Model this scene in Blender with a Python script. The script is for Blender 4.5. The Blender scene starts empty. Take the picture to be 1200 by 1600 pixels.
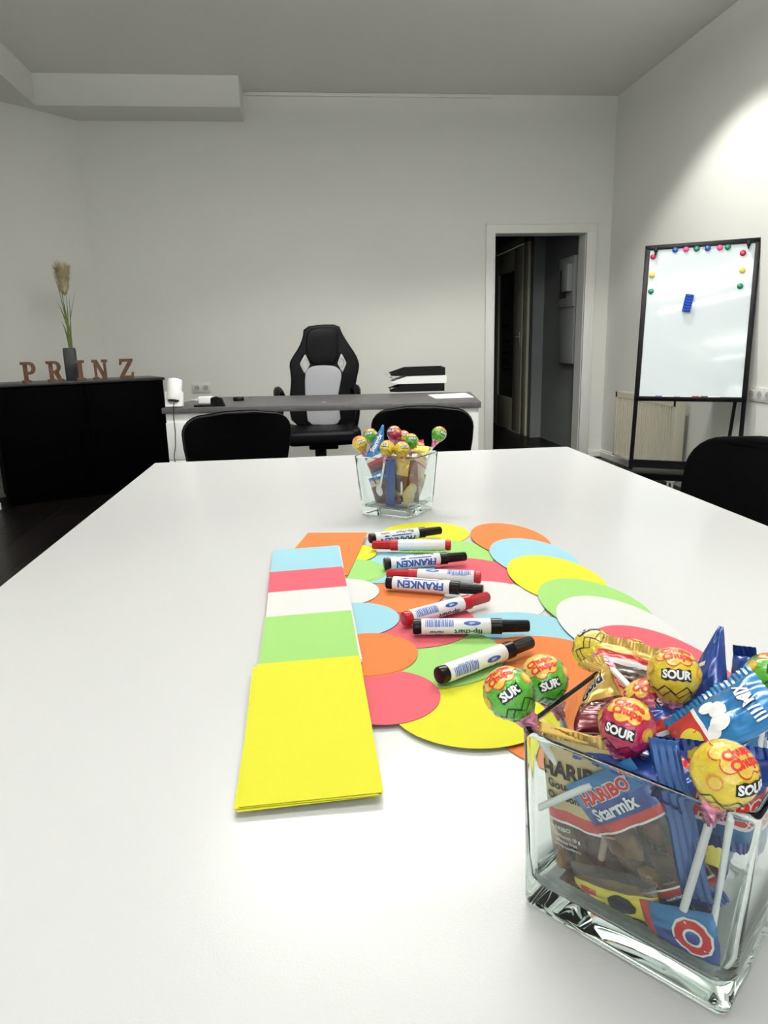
import bpy, bmesh, math, random
from mathutils import Vector, Matrix, noise
S = bpy.context.scene
COL = S.collection
PI = math.pi
def rad(d): return d*PI/180

# ------------------------------------------------------------------ camera
FPX, YAW, PITCH, ROLL = 1109.574, 0.101563, 0.236230, -0.024011
EYE = Vector((0, 0, 1.04)); HT = 0.74064           # table top height
Fv = Vector((math.sin(YAW)*math.cos(PITCH), math.cos(YAW)*math.cos(PITCH), -math.sin(PITCH)))
_r = Vector((math.cos(YAW), -math.sin(YAW), 0)); _u = _r.cross(Fv)
Rv = math.cos(ROLL)*_r + math.sin(ROLL)*_u; Uv = -math.sin(ROLL)*_r + math.cos(ROLL)*_u
cd = bpy.data.cameras.new('camera'); cam = bpy.data.objects.new('camera', cd); COL.objects.link(cam)
cam.matrix_world = Matrix(((Rv.x, Uv.x, -Fv.x, EYE.x), (Rv.y, Uv.y, -Fv.y, EYE.y), (Rv.z, Uv.z, -Fv.z, EYE.z), (0, 0, 0, 1)))
cd.sensor_fit = 'HORIZONTAL'; cd.sensor_width = 36; cd.lens = FPX/1200*36; cd.clip_start = 0.01; cd.clip_end = 60
S.camera = cam
# ------------------------------------------------------------------ world, exposure, lights
S.view_settings.view_transform = 'Standard'; S.view_settings.look = 'None'
S.view_settings.gamma = 1; S.view_settings.use_curve_mapping = False
S.view_settings.exposure = 0.20
w = bpy.data.worlds.new('world'); S.world = w; w.use_nodes = True
w.node_tree.nodes['Background'].inputs[0].default_value = (.80, .90, 1, 1)
w.node_tree.nodes['Background'].inputs[1].default_value = .8
def area(name, loc, sx, sy, power, col=(1, 1, 1), rot=(0, 0, 0)):
    l = bpy.data.lights.new(name, 'AREA'); l.shape = 'RECTANGLE'; l.size = sx; l.size_y = sy; l.energy = power; l.color = col
    o = bpy.data.objects.new(name, l); o.location = loc; o.rotation_euler = rot; COL.objects.link(o); return o
TUBES = [(0.25, 0.46, 7, 44, 2.0), (-0.45, -1.85, 5, 38, 2.0), (0.50, 2.45, 42, 125, 2.2)]      # hanging linear lamps, last one added to brighten walls, table and desk (x, y, watts down, watts up, length)
for (tx, ty, pw, pu, ln) in TUBES:
    area('tube_light', (tx, ty, 2.655), ln, .03, pw, (1, .995, .965))
    area('added_uplight', (tx, ty, 2.725), ln, .06, pu, (1, .995, .965), (rad(180), 0, 0))  # added upward fill over each lamp, lifts ceiling and walls
DOWN = [(1.75, 4.08, 76), (0.25, 4.08, 38)]                # recessed ceiling downlights with a hard reflector edge
for (tx, ty, pw) in DOWN:
    l = bpy.data.lights.new('downlight', 'SPOT'); l.energy = pw; l.color = (1, .995, .96); l.spot_size = rad(118); l.spot_blend = .32; l.shadow_soft_size = .035
    o = bpy.data.objects.new('downlight', l); o.location = (tx, ty, 2.872); COL.objects.link(o)
area('window_light', (-0.6, -2.9, 1.6), 2.6, 1.8, 30, (.92, .96, 1), (rad(90), 0, 0))   # daylight through the shop window behind the camera

# ------------------------------------------------------------------ helpers
def ray(px, py): return Fv + Rv*((px-600)/FPX) - Uv*((py-800)/FPX)
def at(px, py, ax, val):
    d = ray(px, py); return EYE + d*((val-EYE[ax])/d[ax])
def dep(px, py, t): return EYE + ray(px, py)*t
def T(name, label, cat, loc=(0, 0, 0), rz=0, group=None, mat=None):
    o = bpy.data.objects.new(name, None); COL.objects.link(o)
    if mat is not None: o.matrix_world = mat
    else: o.location = loc; o.rotation_euler = (0, 0, rz)
    o.empty_display_size = .02
    o['label'] = label; o['category'] = cat
    if group: o['group'] = group
    return o
def tag(o, label, cat, group=None, kind=None):
    o['label'] = label; o['category'] = cat
    if group: o['group'] = group
    if kind: o['kind'] = kind
    return o
def obj(name, bm, mats, parent=None, angle=40, loc=None):
    me = bpy.data.meshes.new(name)
    bmesh.ops.recalc_face_normals(bm, faces=bm.faces)
    for f in bm.faces: f.smooth = True
    bm.to_mesh(me); bm.free()
    me.set_sharp_from_angle(angle=rad(angle))
    for m in (mats if isinstance(mats, (list, tuple)) else [mats]): me.materials.append(m)
    o = bpy.data.objects.new(name, me); COL.objects.link(o)
    if parent: o.parent = parent
    if loc is not None: o.location = loc
    return o
def struct(name, bm, m, parent=None, **k):
    o = obj(name, bm, m, parent, **k)
    if not parent: o['kind'] = 'structure'
    return o
def NB(): return bmesh.new()
def box(bm, c, s, r=0.0, M=None, seg=2, mi=0):
    res = bmesh.ops.create_cube(bm, size=1)
    vs = res['verts']
    for v in vs: v.co = Vector((v.co.x*s[0], v.co.y*s[1], v.co.z*s[2]))
    fs = list({f for v in vs for f in v.link_faces})
    if r > 0:
        es = list({e for v in vs for e in v.link_edges})
        out = bmesh.ops.bevel(bm, geom=es, offset=r, segments=seg, affect='EDGES', profile=.5)
        vs = list({v for f in out['faces'] for v in f.verts} | {v for v in vs if v.is_valid})
        fs = list({f for v in vs for f in v.link_faces})
    for f in fs: f.material_index = mi
    Mt = Matrix.Translation(Vector(c)) @ (M.to_4x4() if M is not None else Matrix.Identity(4))
    for v in vs: v.co = Mt @ v.co
    return vs
def b2(bm, a, b, r=0, mi=0):
    a = Vector(a); b = Vector(b); return box(bm, (a+b)/2, [abs(x) for x in (b-a)], r, mi=mi)
def frame_of(d):
    d = Vector(d).normalized(); a = Vector((0, 0, 1)) if abs(d.z) < .9 else Vector((1, 0, 0))
    x = a.cross(d).normalized(); y = d.cross(x); return x, y, d
def tube(bm, pts, r, n=8, cap=True, mi=0):
    pts = [Vector(p) for p in pts]; rs = r if isinstance(r, (list, tuple)) else [r]*len(pts)
    rings = []; x = None
    for i, p in enumerate(pts):
        d = (pts[min(i+1, len(pts)-1)]-pts[max(i-1, 0)]).normalized()
        if x is None: x, y, _ = frame_of(d)
        else:
            x = (x-d*x.dot(d)).normalized(); y = d.cross(x)
        rings.append([bm.verts.new(p+(x*math.cos(2*PI*k/n)+y*math.sin(2*PI*k/n))*rs[i]) for k in range(n)])
    for a, b in zip(rings, rings[1:]):
        for k in range(n):
            f = bm.faces.new((a[k], a[(k+1) % n], b[(k+1) % n], b[k])); f.material_index = mi
    if cap:
        for rg in (rings[0], rings[-1]):
            f = bm.faces.new(rg); f.material_index = mi
def loft(bm, loops, cap0=True, cap1=True, mi=0, closed=True):
    R = [[bm.verts.new(Vector(p)) for p in lp] for lp in loops]; n = len(R[0])
    for a, b in zip(R, R[1:]):
        for k in range(n if closed else n-1):
            f = bm.faces.new((a[k], a[(k+1) % n], b[(k+1) % n], b[k])); f.material_index = mi
    if cap0: bm.faces.new(R[0]).material_index = mi
    if cap1: bm.faces.new(R[-1]).material_index = mi
    return R
def lathe(bm, prof, n=24, c=(0, 0, 0), mi=0, cap=True):
    c = Vector(c)
    loft(bm, [[c+Vector((r*math.cos(2*PI*k/n), r*math.sin(2*PI*k/n), z)) for k in range(n)] for r, z in prof], cap, cap, mi)
def prism(bm, poly, z0, z1, mi=0):
    loft(bm, [[(x, y, z0) for x, y in poly], [(x, y, z1) for x, y in poly]], mi=mi)
def gridf(bm, fn, us, vs, mifn=None):
    G = [[bm.verts.new(fn(u, v)) for u in us] for v in vs]
    for j in range(len(vs)-1):
        for i in range(len(us)-1):
            f = bm.faces.new((G[j][i], G[j][i+1], G[j+1][i+1], G[j+1][i]))
            if mifn: f.material_index = mifn((us[i]+us[i+1])/2, (vs[j]+vs[j+1])/2)
    return G
def lin(a, b, n): return [a+(b-a)*i/(n-1) for i in range(n)]
def rsq(h, r, n=5, hy=None):
    hy = h if hy is None else hy; out = []
    for q, (sx, sy) in enumerate(((1, 1), (-1, 1), (-1, -1), (1, -1))):
        for k in range(n+1):
            a = q*PI/2+k/n*PI/2
            out.append((sx*(h-r)+r*math.cos(a), sy*(hy-r)+r*math.sin(a)))
    return out
def filled(polys, extrude, bevel, name='shape', res=2):
    """2D outlines (holes allowed) filled and extruded into a mesh in the XY plane"""
    cu = bpy.data.curves.new(name, 'CURVE'); cu.dimensions = '2D'; cu.fill_mode = 'BOTH'; cu.extrude = extrude; cu.bevel_depth = bevel; cu.bevel_resolution = res
    for p in polys:
        sp = cu.splines.new('POLY'); sp.points.add(len(p)-1); sp.use_cyclic_u = True
        for i, q in enumerate(p): sp.points[i].co = (q[0], q[1], 0, 1)
    o = bpy.data.objects.new(name, cu); me = bpy.data.meshes.new_from_object(o)
    bm = bmesh.new(); bm.from_mesh(me); bmesh.ops.remove_doubles(bm, verts=bm.verts, dist=1e-5)
    bpy.data.objects.remove(o); bpy.data.curves.remove(cu); bpy.data.meshes.remove(me)
    return bm
def smoothpoly(p, it=2):
    for _ in range(it):
        q = []
        for i in range(len(p)):
            a = Vector(p[i]); b = Vector(p[(i+1) % len(p)])
            q += [tuple(a.lerp(b, .25)), tuple(a.lerp(b, .75))]
        p = q
    return p
_tc = {}
def text2d(s, off=0.0):
    """flat text, height about .7, centred: (verts, faces)"""
    k = (s, off)
    if k not in _tc:
        cu = bpy.data.curves.new('t', 'FONT'); cu.body = s; cu.size = 1; cu.offset = off; cu.resolution_u = 3; cu.align_x = 'CENTER'; cu.align_y = 'CENTER'
        cu.fill_mode = 'FRONT'
        o = bpy.data.objects.new('t', cu); me = bpy.data.meshes.new_from_object(o)
        _tc[k] = ([v.co.to_2d() for v in me.vertices], [tuple(p.vertices) for p in me.polygons])
        bpy.data.objects.remove(o); bpy.data.curves.remove(cu); bpy.data.meshes.remove(me)
    return _tc[k]
def flat_add(bm, verts, faces, step, mapf, mi=0):
    """cut a flat 2D mesh into strips of size step, then send every vertex through mapf(x, y)"""
    b = bmesh.new(); vs = [b.verts.new((x, y, 0)) for x, y in verts]
    for f in faces:
        try: b.faces.new([vs[i] for i in f])
        except ValueError: pass
    if step:
        for ax in (0, 1):
            lo = min(v.co[ax] for v in b.verts); hi = max(v.co[ax] for v in b.verts); c = lo+step
            while c < hi:
                no = Vector((0, 0, 0)); no[ax] = 1; co = Vector((0, 0, 0)); co[ax] = c
                bmesh.ops.bisect_plane(b, geom=b.verts[:]+b.edges[:]+b.faces[:], plane_co=co, plane_no=no, dist=1e-7); c += step
    m = {}
    for v in b.verts: m[v.index if False else v] = bm.verts.new(mapf(v.co.x, v.co.y))
    for f in b.faces:
        try: bm.faces.new([m[v] for v in f.verts]).material_index = mi
        except ValueError: pass
    b.free()
def add_text(bm, s, size, mapf, cx=0, cy=0, ang=0, off=0.03, step=.002, mi=0, sx=1):
    V, Fc = text2d(s, off); c, n = math.cos(ang), math.sin(ang)
    P = [(cx+(v.x*sx*c-v.y*n)*size, cy+(v.x*sx*n+v.y*c)*size) for v in V]
    flat_add(bm, P, Fc, step, mapf, mi)
def add_poly(bm, P, mapf, step=.002, mi=0):
    flat_add(bm, P, [tuple(range(len(P)))], step, mapf, mi)
def ell(cx, cy, a, b, n=28, ang=0):
    return [(cx+a*math.cos(t)*math.cos(ang)-b*math.sin(t)*math.sin(ang), cy+a*math.cos(t)*math.sin(ang)+b*math.sin(t)*math.cos(ang)) for t in [2*PI*k/n for k in range(n)]]
def rect(cx, cy, w, h): return [(cx-w/2, cy-h/2), (cx+w/2, cy-h/2), (cx+w/2, cy+h/2), (cx-w/2, cy+h/2)]
def M4(x, y, z, o):
    return Matrix(((x[0], y[0], z[0], o[0]), (x[1], y[1], z[1], o[1]), (x[2], y[2], z[2], o[2]), (0, 0, 0, 1)))

# ------------------------------------------------------------------ materials
def mat(name, col, rough=.5, spec=.5, metal=0, coat=0, var=0, vscale=8, bump=0, bscale=200, trans=0, alpha=1, sheen=0):
    m = bpy.data.materials.new(name); m.use_nodes = True; nt = m.node_tree; b = nt.nodes['Principled BSDF']
    b.inputs['Base Color'].default_value = (*col, 1); b.inputs['Roughness'].default_value = rough
    b.inputs['Specular IOR Level'].default_value = spec; b.inputs['Metallic'].default_value = metal
    b.inputs['Coat Weight'].default_value = coat; b.inputs['Coat Roughness'].default_value = .08
    b.inputs['Transmission Weight'].default_value = trans; b.inputs['Alpha'].default_value = alpha
    tc = nt.nodes.new('ShaderNodeTexCoord')
    if var:
        n = nt.nodes.new('ShaderNodeTexNoise'); n.inputs['Scale'].default_value = vscale; n.inputs['Detail'].default_value = 4
        nt.links.new(tc.outputs['Object'], n.inputs['Vector'])
        r = nt.nodes.new('ShaderNodeValToRGB'); r.color_ramp.elements[0].position = .35; r.color_ramp.elements[1].position = .65
        r.color_ramp.elements[0].color = (*[max(0, c*(1-var)) for c in col], 1); r.color_ramp.elements[1].color = (*[min(1, c*(1+var)) for c in col], 1)
        nt.links.new(n.outputs['Fac'], r.inputs['Fac']); nt.links.new(r.outputs['Color'], b.inputs['Base Color'])
    if bump:
        n = nt.nodes.new('ShaderNodeTexNoise'); n.inputs['Scale'].default_value = bscale; n.inputs['Detail'].default_value = 3
        nt.links.new(tc.outputs['Object'], n.inputs['Vector'])
        q = nt.nodes.new('ShaderNodeBump'); q.inputs['Strength'].default_value = bump; q.inputs['Distance'].default_value = .002
        nt.links.new(n.outputs['Fac'], q.inputs['Height']); nt.links.new(q.outputs['Normal'], b.inputs['Normal'])
    return m
WALL = mat('wall_paint', (.78, .78, .732), .9, .2, var=.012, vscale=1.5, bump=.25, bscale=90)
CEIL = mat('ceiling_paint', (.82, .815, .78), .95, .1, var=.01, vscale=1, bump=.15, bscale=60)
TRIM = mat('white_trim', (.80, .80, .76), .45, .4)
FLOORB = mat('floor_underlay', (.01, .009, .009), .9, .1)
def wood_dark():
    m = mat('dark_laminate', (.02, .016, .015), .32, .10); nt = m.node_tree; b = nt.nodes['Principled BSDF']
    tc = nt.nodes.new('ShaderNodeTexCoord'); mp = nt.nodes.new('ShaderNodeMapping'); mp.inputs['Scale'].default_value = (30, 1.5, 1)
    n = nt.nodes.new('ShaderNodeTexNoise'); n.inputs['Scale'].default_value = 3; n.inputs['Detail'].default_value = 6
    oi = nt.nodes.new('ShaderNodeObjectInfo'); mx = nt.nodes.new('ShaderNodeMath'); mx.operation = 'MULTIPLY_ADD'; mx.inputs[1].default_value = .35
    r = nt.nodes.new('ShaderNodeValToRGB'); r.color_ramp.elements[0].color = (.002, .0016, .0016, 1); r.color_ramp.elements[1].color = (.009, .007, .0065, 1)
    nt.links.new(tc.outputs['Object'], mp.inputs['Vector']); nt.links.new(mp.outputs['Vector'], n.inputs['Vector'])
    nt.links.new(oi.outputs['Random'], mx.inputs[0]); nt.links.new(n.outputs['Fac'], mx.inputs[2])
    nt.links.new(mx.outputs[0], r.inputs['Fac']); nt.links.new(r.outputs['Color'], b.inputs['Base Color'])
    return m
PLANK = wood_dark()
BLACK = mat('black_plastic', (.002, .002, .0025), .4, .18)
BFAB = mat('black_fabric', (.001, .001, .0012), .95, .03, bump=.3, bscale=700)
BLEA = mat('black_leather', (.0016, .0018, .0026), .45, .16, bump=.2, bscale=300)
SIDEB = mat('black_wood_board', (.0003, .0003, .0004), .6, .02)
SIDETOP = mat('black_board_top', (.012, .0125, .012), .35, .4)
DESKTOP = mat('anthracite_laminate', (.085, .08, .083), .38, .35, var=.12, vscale=30)
DWHITE = mat('desk_white_board', (.88, .88, .865), .4, .4)
TABLE = mat('white_laminate', (.578, .583, .582), .26, .45, bump=.04, bscale=900)
TEDGE = mat('table_edge', (.80, .80, .79), .4, .4)
STEEL = mat('grey_steel', (.35, .35, .36), .35, .5, .8)
CHROME = mat('chrome', (.6, .6, .62), .2, .5, 1)
SILVER = mat('silver_plastic', (.50, .50, .51), .3, .5, .3)
GREYM = mat('grey_mesh_fabric', (.46, .46, .49), .85, .2, bump=.4, bscale=900)
RADW = mat('cream_radiator_enamel', (.70, .665, .53), .4, .4)
SOCK = mat('socket_plastic', (.72, .71, .68), .35, .4)
HOLE = mat('socket_hole', (.42, .41, .39), .6, .2)
BOARD = mat('whiteboard_enamel', (.70, .765, .785), .05, .9)
MDF = mat('brown_mdf', (.115, .058, .030), .65, .25, var=.25, vscale=40)
VASEG = mat('dark_grey_ceramic', (.035, .038, .04), .45, .4, var=.15, vscale=60)
GRASS = mat('green_grass_blade', (.13, .17, .05), .7, .2, var=.3, vscale=10)
PLUME = mat('pampas_plume', (.58, .51, .32), .9, .1, var=.2, vscale=30)
WPLAS = mat('white_gloss_plastic', (.83, .83, .82), .3, .5)
PAPERW = mat('white_paper', (.82, .83, .87), .8, .2)
HDOOR = mat('cream_door_paint', (.74, .69, .54), .5, .3)
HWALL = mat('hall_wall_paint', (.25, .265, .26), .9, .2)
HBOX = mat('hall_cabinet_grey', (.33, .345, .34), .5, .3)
DGLASS = mat('dark_door_glass', (.10, .10, .08), .12, .5)
DBLK = mat('glass_black_stripe', (.005, .005, .005), .3, .3)
CARD = {'yellow': (0.559, 0.543, 0.035), 'green': (0.256, 0.466, 0.140), 'white': (0.590, 0.590, 0.575), 'pink': (0.513, 0.093, 0.117), 'red': (0.505, 0.089, 0.117), 'blue': (0.264, 0.474, 0.552), 'orange': (0.543, 0.156, 0.046)}
CM = {k: mat('card_'+k, v, .85, .15, bump=.08, bscale=1200) for k, v in CARD.items()}
MK = {'black': mat('marker_black', (.003, .003, .0035), .28, .22), 'red': mat('marker_red', (.36, .008, .014), .28, .3)}
MWHITE = mat('marker_white', (.78, .78, .79), .3, .5)
INK = mat('blue_print', (.02, .08, .36), .45, .4)
INKG = mat('dark_print', (.02, .06, .07), .45, .4)
MAG = {k: mat('magnet_'+k, v, .25, .5) for k, v in {'red': (.42, .008, .06), 'yellow': (.72, .58, .10), 'green': (.0, .17, .09), 'blue': (.01, .07, .33), 'pink': (.80, .08, .28)}.items()}
ERAS = mat('eraser_blue', (.01, .06, .36), .7, .2)
def glass(name, col, rough=0, ior=1.36):
    m = bpy.data.materials.new(name); m.use_nodes = True; nt = m.node_tree; nt.nodes.clear()
    g = nt.nodes.new('ShaderNodeBsdfGlass'); g.inputs['Color'].default_value = (*col, 1); g.inputs['Roughness'].default_value = rough; g.inputs['IOR'].default_value = ior
    o = nt.nodes.new('ShaderNodeOutputMaterial'); nt.links.new(g.outputs[0], o.inputs[0]); return m
GLASS = glass('clear_glass', (.96, .988, .98))
def film(name, col, fac=.12, rough=.12):
    m = bpy.data.materials.new(name); m.use_nodes = True; nt = m.node_tree; nt.nodes.clear()
    t = nt.nodes.new('ShaderNodeBsdfTransparent'); t.inputs[0].default_value = (*col, 1)
    g = nt.nodes.new('ShaderNodeBsdfGlossy'); g.inputs['Roughness'].default_value = rough; g.inputs[0].default_value = (.9, .9, .9, 1)
    f = nt.nodes.new('ShaderNodeMixShader'); f.inputs[0].default_value = fac
    o = nt.nodes.new('ShaderNodeOutputMaterial'); nt.links.new(t.outputs[0], f.inputs[1]); nt.links.new(g.outputs[0], f.inputs[2]); nt.links.new(f.outputs[0], o.inputs[0]); return m
FILM = film('clear_bag_film', (.74, .63, .56), .10)
FOIL = lambda n, c, metal=.25, r=.25: mat(n, c, r, .6, metal, .6, bump=.15, bscale=150)
GOLD = FOIL('gold_foil', (.62, .42, .10), .55, .3); GOLDB = FOIL('matt_gold_film', (.60, .47, .22), .2, .35)
BLUEF = FOIL('dark_blue_film', (.008, .045, .26)); LBLUE = FOIL('light_blue_film', (.008, .155, .40)); SBLUE = FOIL('strip_blue_film', (.008, .075, .28)); REDF = FOIL('red_film', (.52, .025, .02)); WHF = mat('white_print', (.85, .85, .84), .4, .4)
BLKP = mat('black_print', (.008, .008, .010), .4, .4); YELF = FOIL('yellow_film', (.75, .62, .05)); REDP = mat('red_print', (.60, .02, .015), .35, .5)
DREDF = FOIL('dark_red_film', (.16, .01, .02)); BROWNF = FOIL('brown_film', (.10, .045, .03))
LF = lambda n, c: mat(n, c, .2, .6, 0, .7, var=.18, vscale=70, bump=.55, bscale=260)
LOL = {'green': LF('lolly_green', (.07, .36, .02)), 'yellow': LF('lolly_yellow', (.66, .50, .02)), 'red': LF('lolly_red', (.40, .006, .065)), 'orange': LF('lolly_orange', (.70, .28, .02))}
FLOW = LF('flower_yellow', (.74, .52, .07))
NECK = mat('pink_twisted_wrapper', (.78, .22, .33), .25, .6, var=.75, vscale=260, coat=.5)
STICK = mat('lolly_stick', (.86, .86, .84), .5, .3)
GUM = [mat('gummy_'+n, c, .35, .5, trans=.25, sheen=0) for n, c in (('brown', (.16, .07, .045)), ('amber', (.42, .22, .05)), ('red', (.24, .03, .03)), ('pale', (.45, .34, .18)))]

# ------------------------------------------------------------------ room
YB, XR, ZC = 6.04, 2.568, 2.895
XL, YN = -2.10, -3.1
bm = NB(); b2(bm, (-3.3, YN-.1, -.14), (XR+.15, 10.0, -.012)); fl = struct('floor', bm, FLOORB)
pl_w, pl_l = .192, 1.29
pm = None; rnd = random.Random(4)
bm = NB(); box(bm, (0, 0, 0), (pl_w-.0015, pl_l-.0015, .012), .0008, seg=1)
pm = obj('plank', bm, PLANK, fl); pm.location = (XR-pl_w/2-.01, YN+pl_l/2, -.006)
def plank(x, y, ln=1):
    o = pm.copy(); COL.objects.link(o); o.location = (x, y, -.006); o.scale.y = ln
i = 0; x = XR-pl_w/2-.01
while x > -2.6:
    y = YN+pl_l/2-(i % 3)*.43
    while y < YB+.1:
        y1 = min(y+pl_l/2, YB-.01 if not 1.6 < x < 2.35 else YB+.15); y0 = max(y-pl_l/2, YN+.02)
        if not (i == 0 and y == YN+pl_l/2) and y1-y0 > .05 and not (y1 < 4.9-.3 and x < -2.0): plank(x, (y0+y1)/2, (y1-y0)/pl_l)
        y += pl_l
    x -= pl_w; i += 1
for k, x in enumerate([1.4, 1.592, 1.784, 1.976, 2.168, 2.36]):
    y = YB+.16+pl_l/2-(k % 2)*.3
    while y < 9.8:
        y0 = max(y-pl_l/2, YB+.155); plank(x, (y0+y+pl_l/2)/2, (y+pl_l/2-y0)/pl_l); y += pl_l
bm = NB(); b2(bm, (-3.3, YN-.1, ZC), (XR+.15, YB+.15, ZC+.12)); struct('ceiling', bm, CEIL)
DX0, DX1, DZ = 1.575, 2.362, 1.882
bm = NB()
b2(bm, (-2.0, YB, -.01), (DX0, YB+.15, ZC)); b2(bm, (DX1, YB, -.01), (XR+.15, YB+.15, ZC)); b2(bm, (DX0, YB, DZ), (DX1, YB+.15, ZC))
struct('wall_back', bm, WALL)
bm = NB(); b2(bm, (XR, YN, -.01), (XR+.15, YB, ZC)); struct('wall_right', bm, WALL)
bm = NB(); prism(bm, [(-1.616, YB), (-1.65, YB+.15), (-3.1, YB+.15), (-3.1, 4.9), (-2.62, 4.9)], -.01, ZC); struct('wall_left_oblique', bm, WALL)
bm = NB(); b2(bm, (XL-.5, YN, -.01), (XL, 4.90, ZC)); b2(bm, (XL-1.2, 4.75, -.01), (XL-.5, 4.9, ZC)); struct('wall_left', bm, WALL)
# front wall with the shop window opening behind the camera
bm = NB(); b2(bm, (-3.3, YN-.15, -.01), (-2.0, YN, ZC)); b2(bm, (.8, YN-.15, -.01), (XR+.15, YN, ZC)); b2(bm, (-2.0, YN-.15, -.01), (.8, YN, .6)); b2(bm, (-2.0, YN-.15, 2.55), (.8, YN, ZC))
struct('wall_front', bm, WALL)
bm = NB(); b2(bm, (-2, YN-.10, .6), (-1.94, YN-.04, 2.55)); b2(bm, (.74, YN-.10, .6), (.8, YN-.04, 2.55)); b2(bm, (-.63, YN-.10, .6), (-.57, YN-.04, 2.55)); b2(bm, (-2, YN-.1, .6), (.8, YN-.04, .66)); b2(bm, (-2, YN-.1, 2.49), (.8, YN-.04, 2.55))
struct('window_1', bm, TRIM)
# soffits
SZ = 2.692
bm = NB()
b2(bm, (-3.3, 5.695, SZ), (-.385, YB, ZC)); struct('trim_1', bm, WALL)
bm = NB(); b2(bm, (-3.3, YN, SZ), (-1.79, 5.695, ZC)); struct('trim_2', bm, WALL)
# cable duct at ceiling
bm = NB(); b2(bm, (-.368, YB-.018, 2.868), (1.545, YB, 2.893), .003); struct('trim_3', bm, TRIM)
# baseboards with a stepped profile
def baseb(name, a, b, h=.062):
    a = Vector((*a, 0)); b = Vector((*b, 0)); d = (b-a).normalized(); n = Vector((d.y, -d.x, 0))
    pr = [(0, 0), (.016, 0), (.016, h*.68), (.009, h*.8), (.009, h*.94), (.005, h), (0, h)]
    bm = NB(); loft(bm, [[a+n*u+Vector((0, 0, z)) for u, z in pr], [b+n*u+Vector((0, 0, z)) for u, z in pr]]); struct(name, bm, TRIM, angle=20)
baseb('baseboard_back', (-1.62, YB), (1.505, YB)); baseb('baseboard_back_right', (2.445, YB), (XR, YB)); baseb('baseboard_right', (XR, YB), (XR, YN))
baseb('baseboard_left', (XL, YN), (XL, 4.9)); baseb('baseboard_left_oblique', (-2.62, 4.9), (-1.62, YB))
# door casing (empty doorway)
bm = NB()
for x0, x1 in ((1.505, DX0+.006), (DX1-.006, 2.44)):
    b2(bm, (x0, YB-.014, 0), (x1, YB, 1.95), .003)
    b2(bm, (x0, YB-.020, 0), (x0+.012, YB, 1.95), .003); b2(bm, (x1-.012, YB-.018, 0), (x1, YB, DZ), .003)
b2(bm, (1.505, YB-.0145, DZ-.006), (2.44, YB, 1.95), .003); b2(bm, (1.505, YB-.020, 1.938), (2.44, YB, 1.95), .003)
b2(bm, (DX0, YB-.017, DZ-.010), (DX1, YB, DZ+.002), .002)
b2(bm, (DX0, YB, 0), (DX0+.012, YB+.15, DZ)); b2(bm, (DX1-.012, YB, 0), (DX1, YB+.15, DZ)); b2(bm, (DX0, YB, DZ-.012), (DX1, YB+.15, DZ))
struct('door_1', bm, TRIM, angle=30)
# hall behind
YH = YB+.15
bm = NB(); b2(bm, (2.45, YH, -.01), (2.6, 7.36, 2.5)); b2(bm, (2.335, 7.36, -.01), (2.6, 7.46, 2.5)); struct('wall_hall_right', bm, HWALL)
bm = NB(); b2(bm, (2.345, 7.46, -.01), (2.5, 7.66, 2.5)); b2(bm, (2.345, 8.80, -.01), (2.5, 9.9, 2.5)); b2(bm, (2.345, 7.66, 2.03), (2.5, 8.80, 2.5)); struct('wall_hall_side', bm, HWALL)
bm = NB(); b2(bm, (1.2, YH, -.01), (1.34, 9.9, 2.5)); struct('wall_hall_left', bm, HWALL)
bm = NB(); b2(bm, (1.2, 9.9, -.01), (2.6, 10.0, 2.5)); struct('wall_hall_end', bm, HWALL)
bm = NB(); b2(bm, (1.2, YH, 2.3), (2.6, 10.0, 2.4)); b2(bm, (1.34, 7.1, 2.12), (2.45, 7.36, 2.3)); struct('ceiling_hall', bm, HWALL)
# hall door in the side wall
bm = NB(); X = 2.318
b2(bm, (X, 7.50, 0), (X+.03, 7.66, 2.08), .004); b2(bm, (X, 8.80, 0), (X+.03, 8.9, 2.08), .004); b2(bm, (X, 7.50, 2.0), (X+.03, 8.9, 2.08), .004); b2(bm, (X+.012, 7.62, 0), (2.42, 7.67, 2.0)); b2(bm, (X+.012, 8.79, 0), (2.42, 8.84, 2.0))
dr = struct('door_2', bm, HDOOR)
bm = NB()
gy0, gy1, gz0, gz1 = 7.99, 8.64, .37, 1.76; X = 2.315
b2(bm, (X, 7.675, .01), (X+.04, gy0, 1.99), .002); b2(bm, (X, gy1, .01), (X+.04, 8.785, 1.99), .002); b2(bm, (X, gy0, .01), (X+.04, gy1, gz0), .002); b2(bm, (X, gy0, gz1), (X+.04, gy1, 1.99), .002)
lf = obj('door_leaf', bm, HDOOR, dr)
bm = NB(); b2(bm, (X+.015, gy0, gz0), (X+.022, gy1, gz1)); obj('glass_pane', bm, DGLASS, lf)
for z, hh in ((1.40, .02), (1.18, .035), (1.0, .035), (.87, .03), (.80, .03), (.75, .03), (.68, .03)):
    bm = NB(); b2(bm, (X+.010, 8.14, z-hh/2), (X+.0145, 8.46, z+hh/2)); obj('glass_stripe', bm, DBLK, lf)
bm = NB(); box(bm, (X-.004, 7.74, 1.02), (.008, .03, .16), .003); tube(bm, [(X-.004, 7.74, 1.05), (X-.045, 7.74, 1.05), (X-.048, 7.86, 1.05)], .007); obj('door_handle', bm, STEEL, lf)
t = T('electrical_cabinet', 'grey electrical cabinet with a small window on the dark hall wall', 'cabinet', (2.45, 6.5, .80))
bm = NB(); b2(bm, (-.07, -.18, 0), (0, .2, .50), .004); b2(bm, (-.085, -.18, .50), (0, .2, .93), .004); obj('housing', bm, HBOX, t)
bm = NB(); b2(bm, (-.092, -.02, .58), (-.085, .15, .83)); obj('inspection_window', bm, DGLASS, t)
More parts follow.
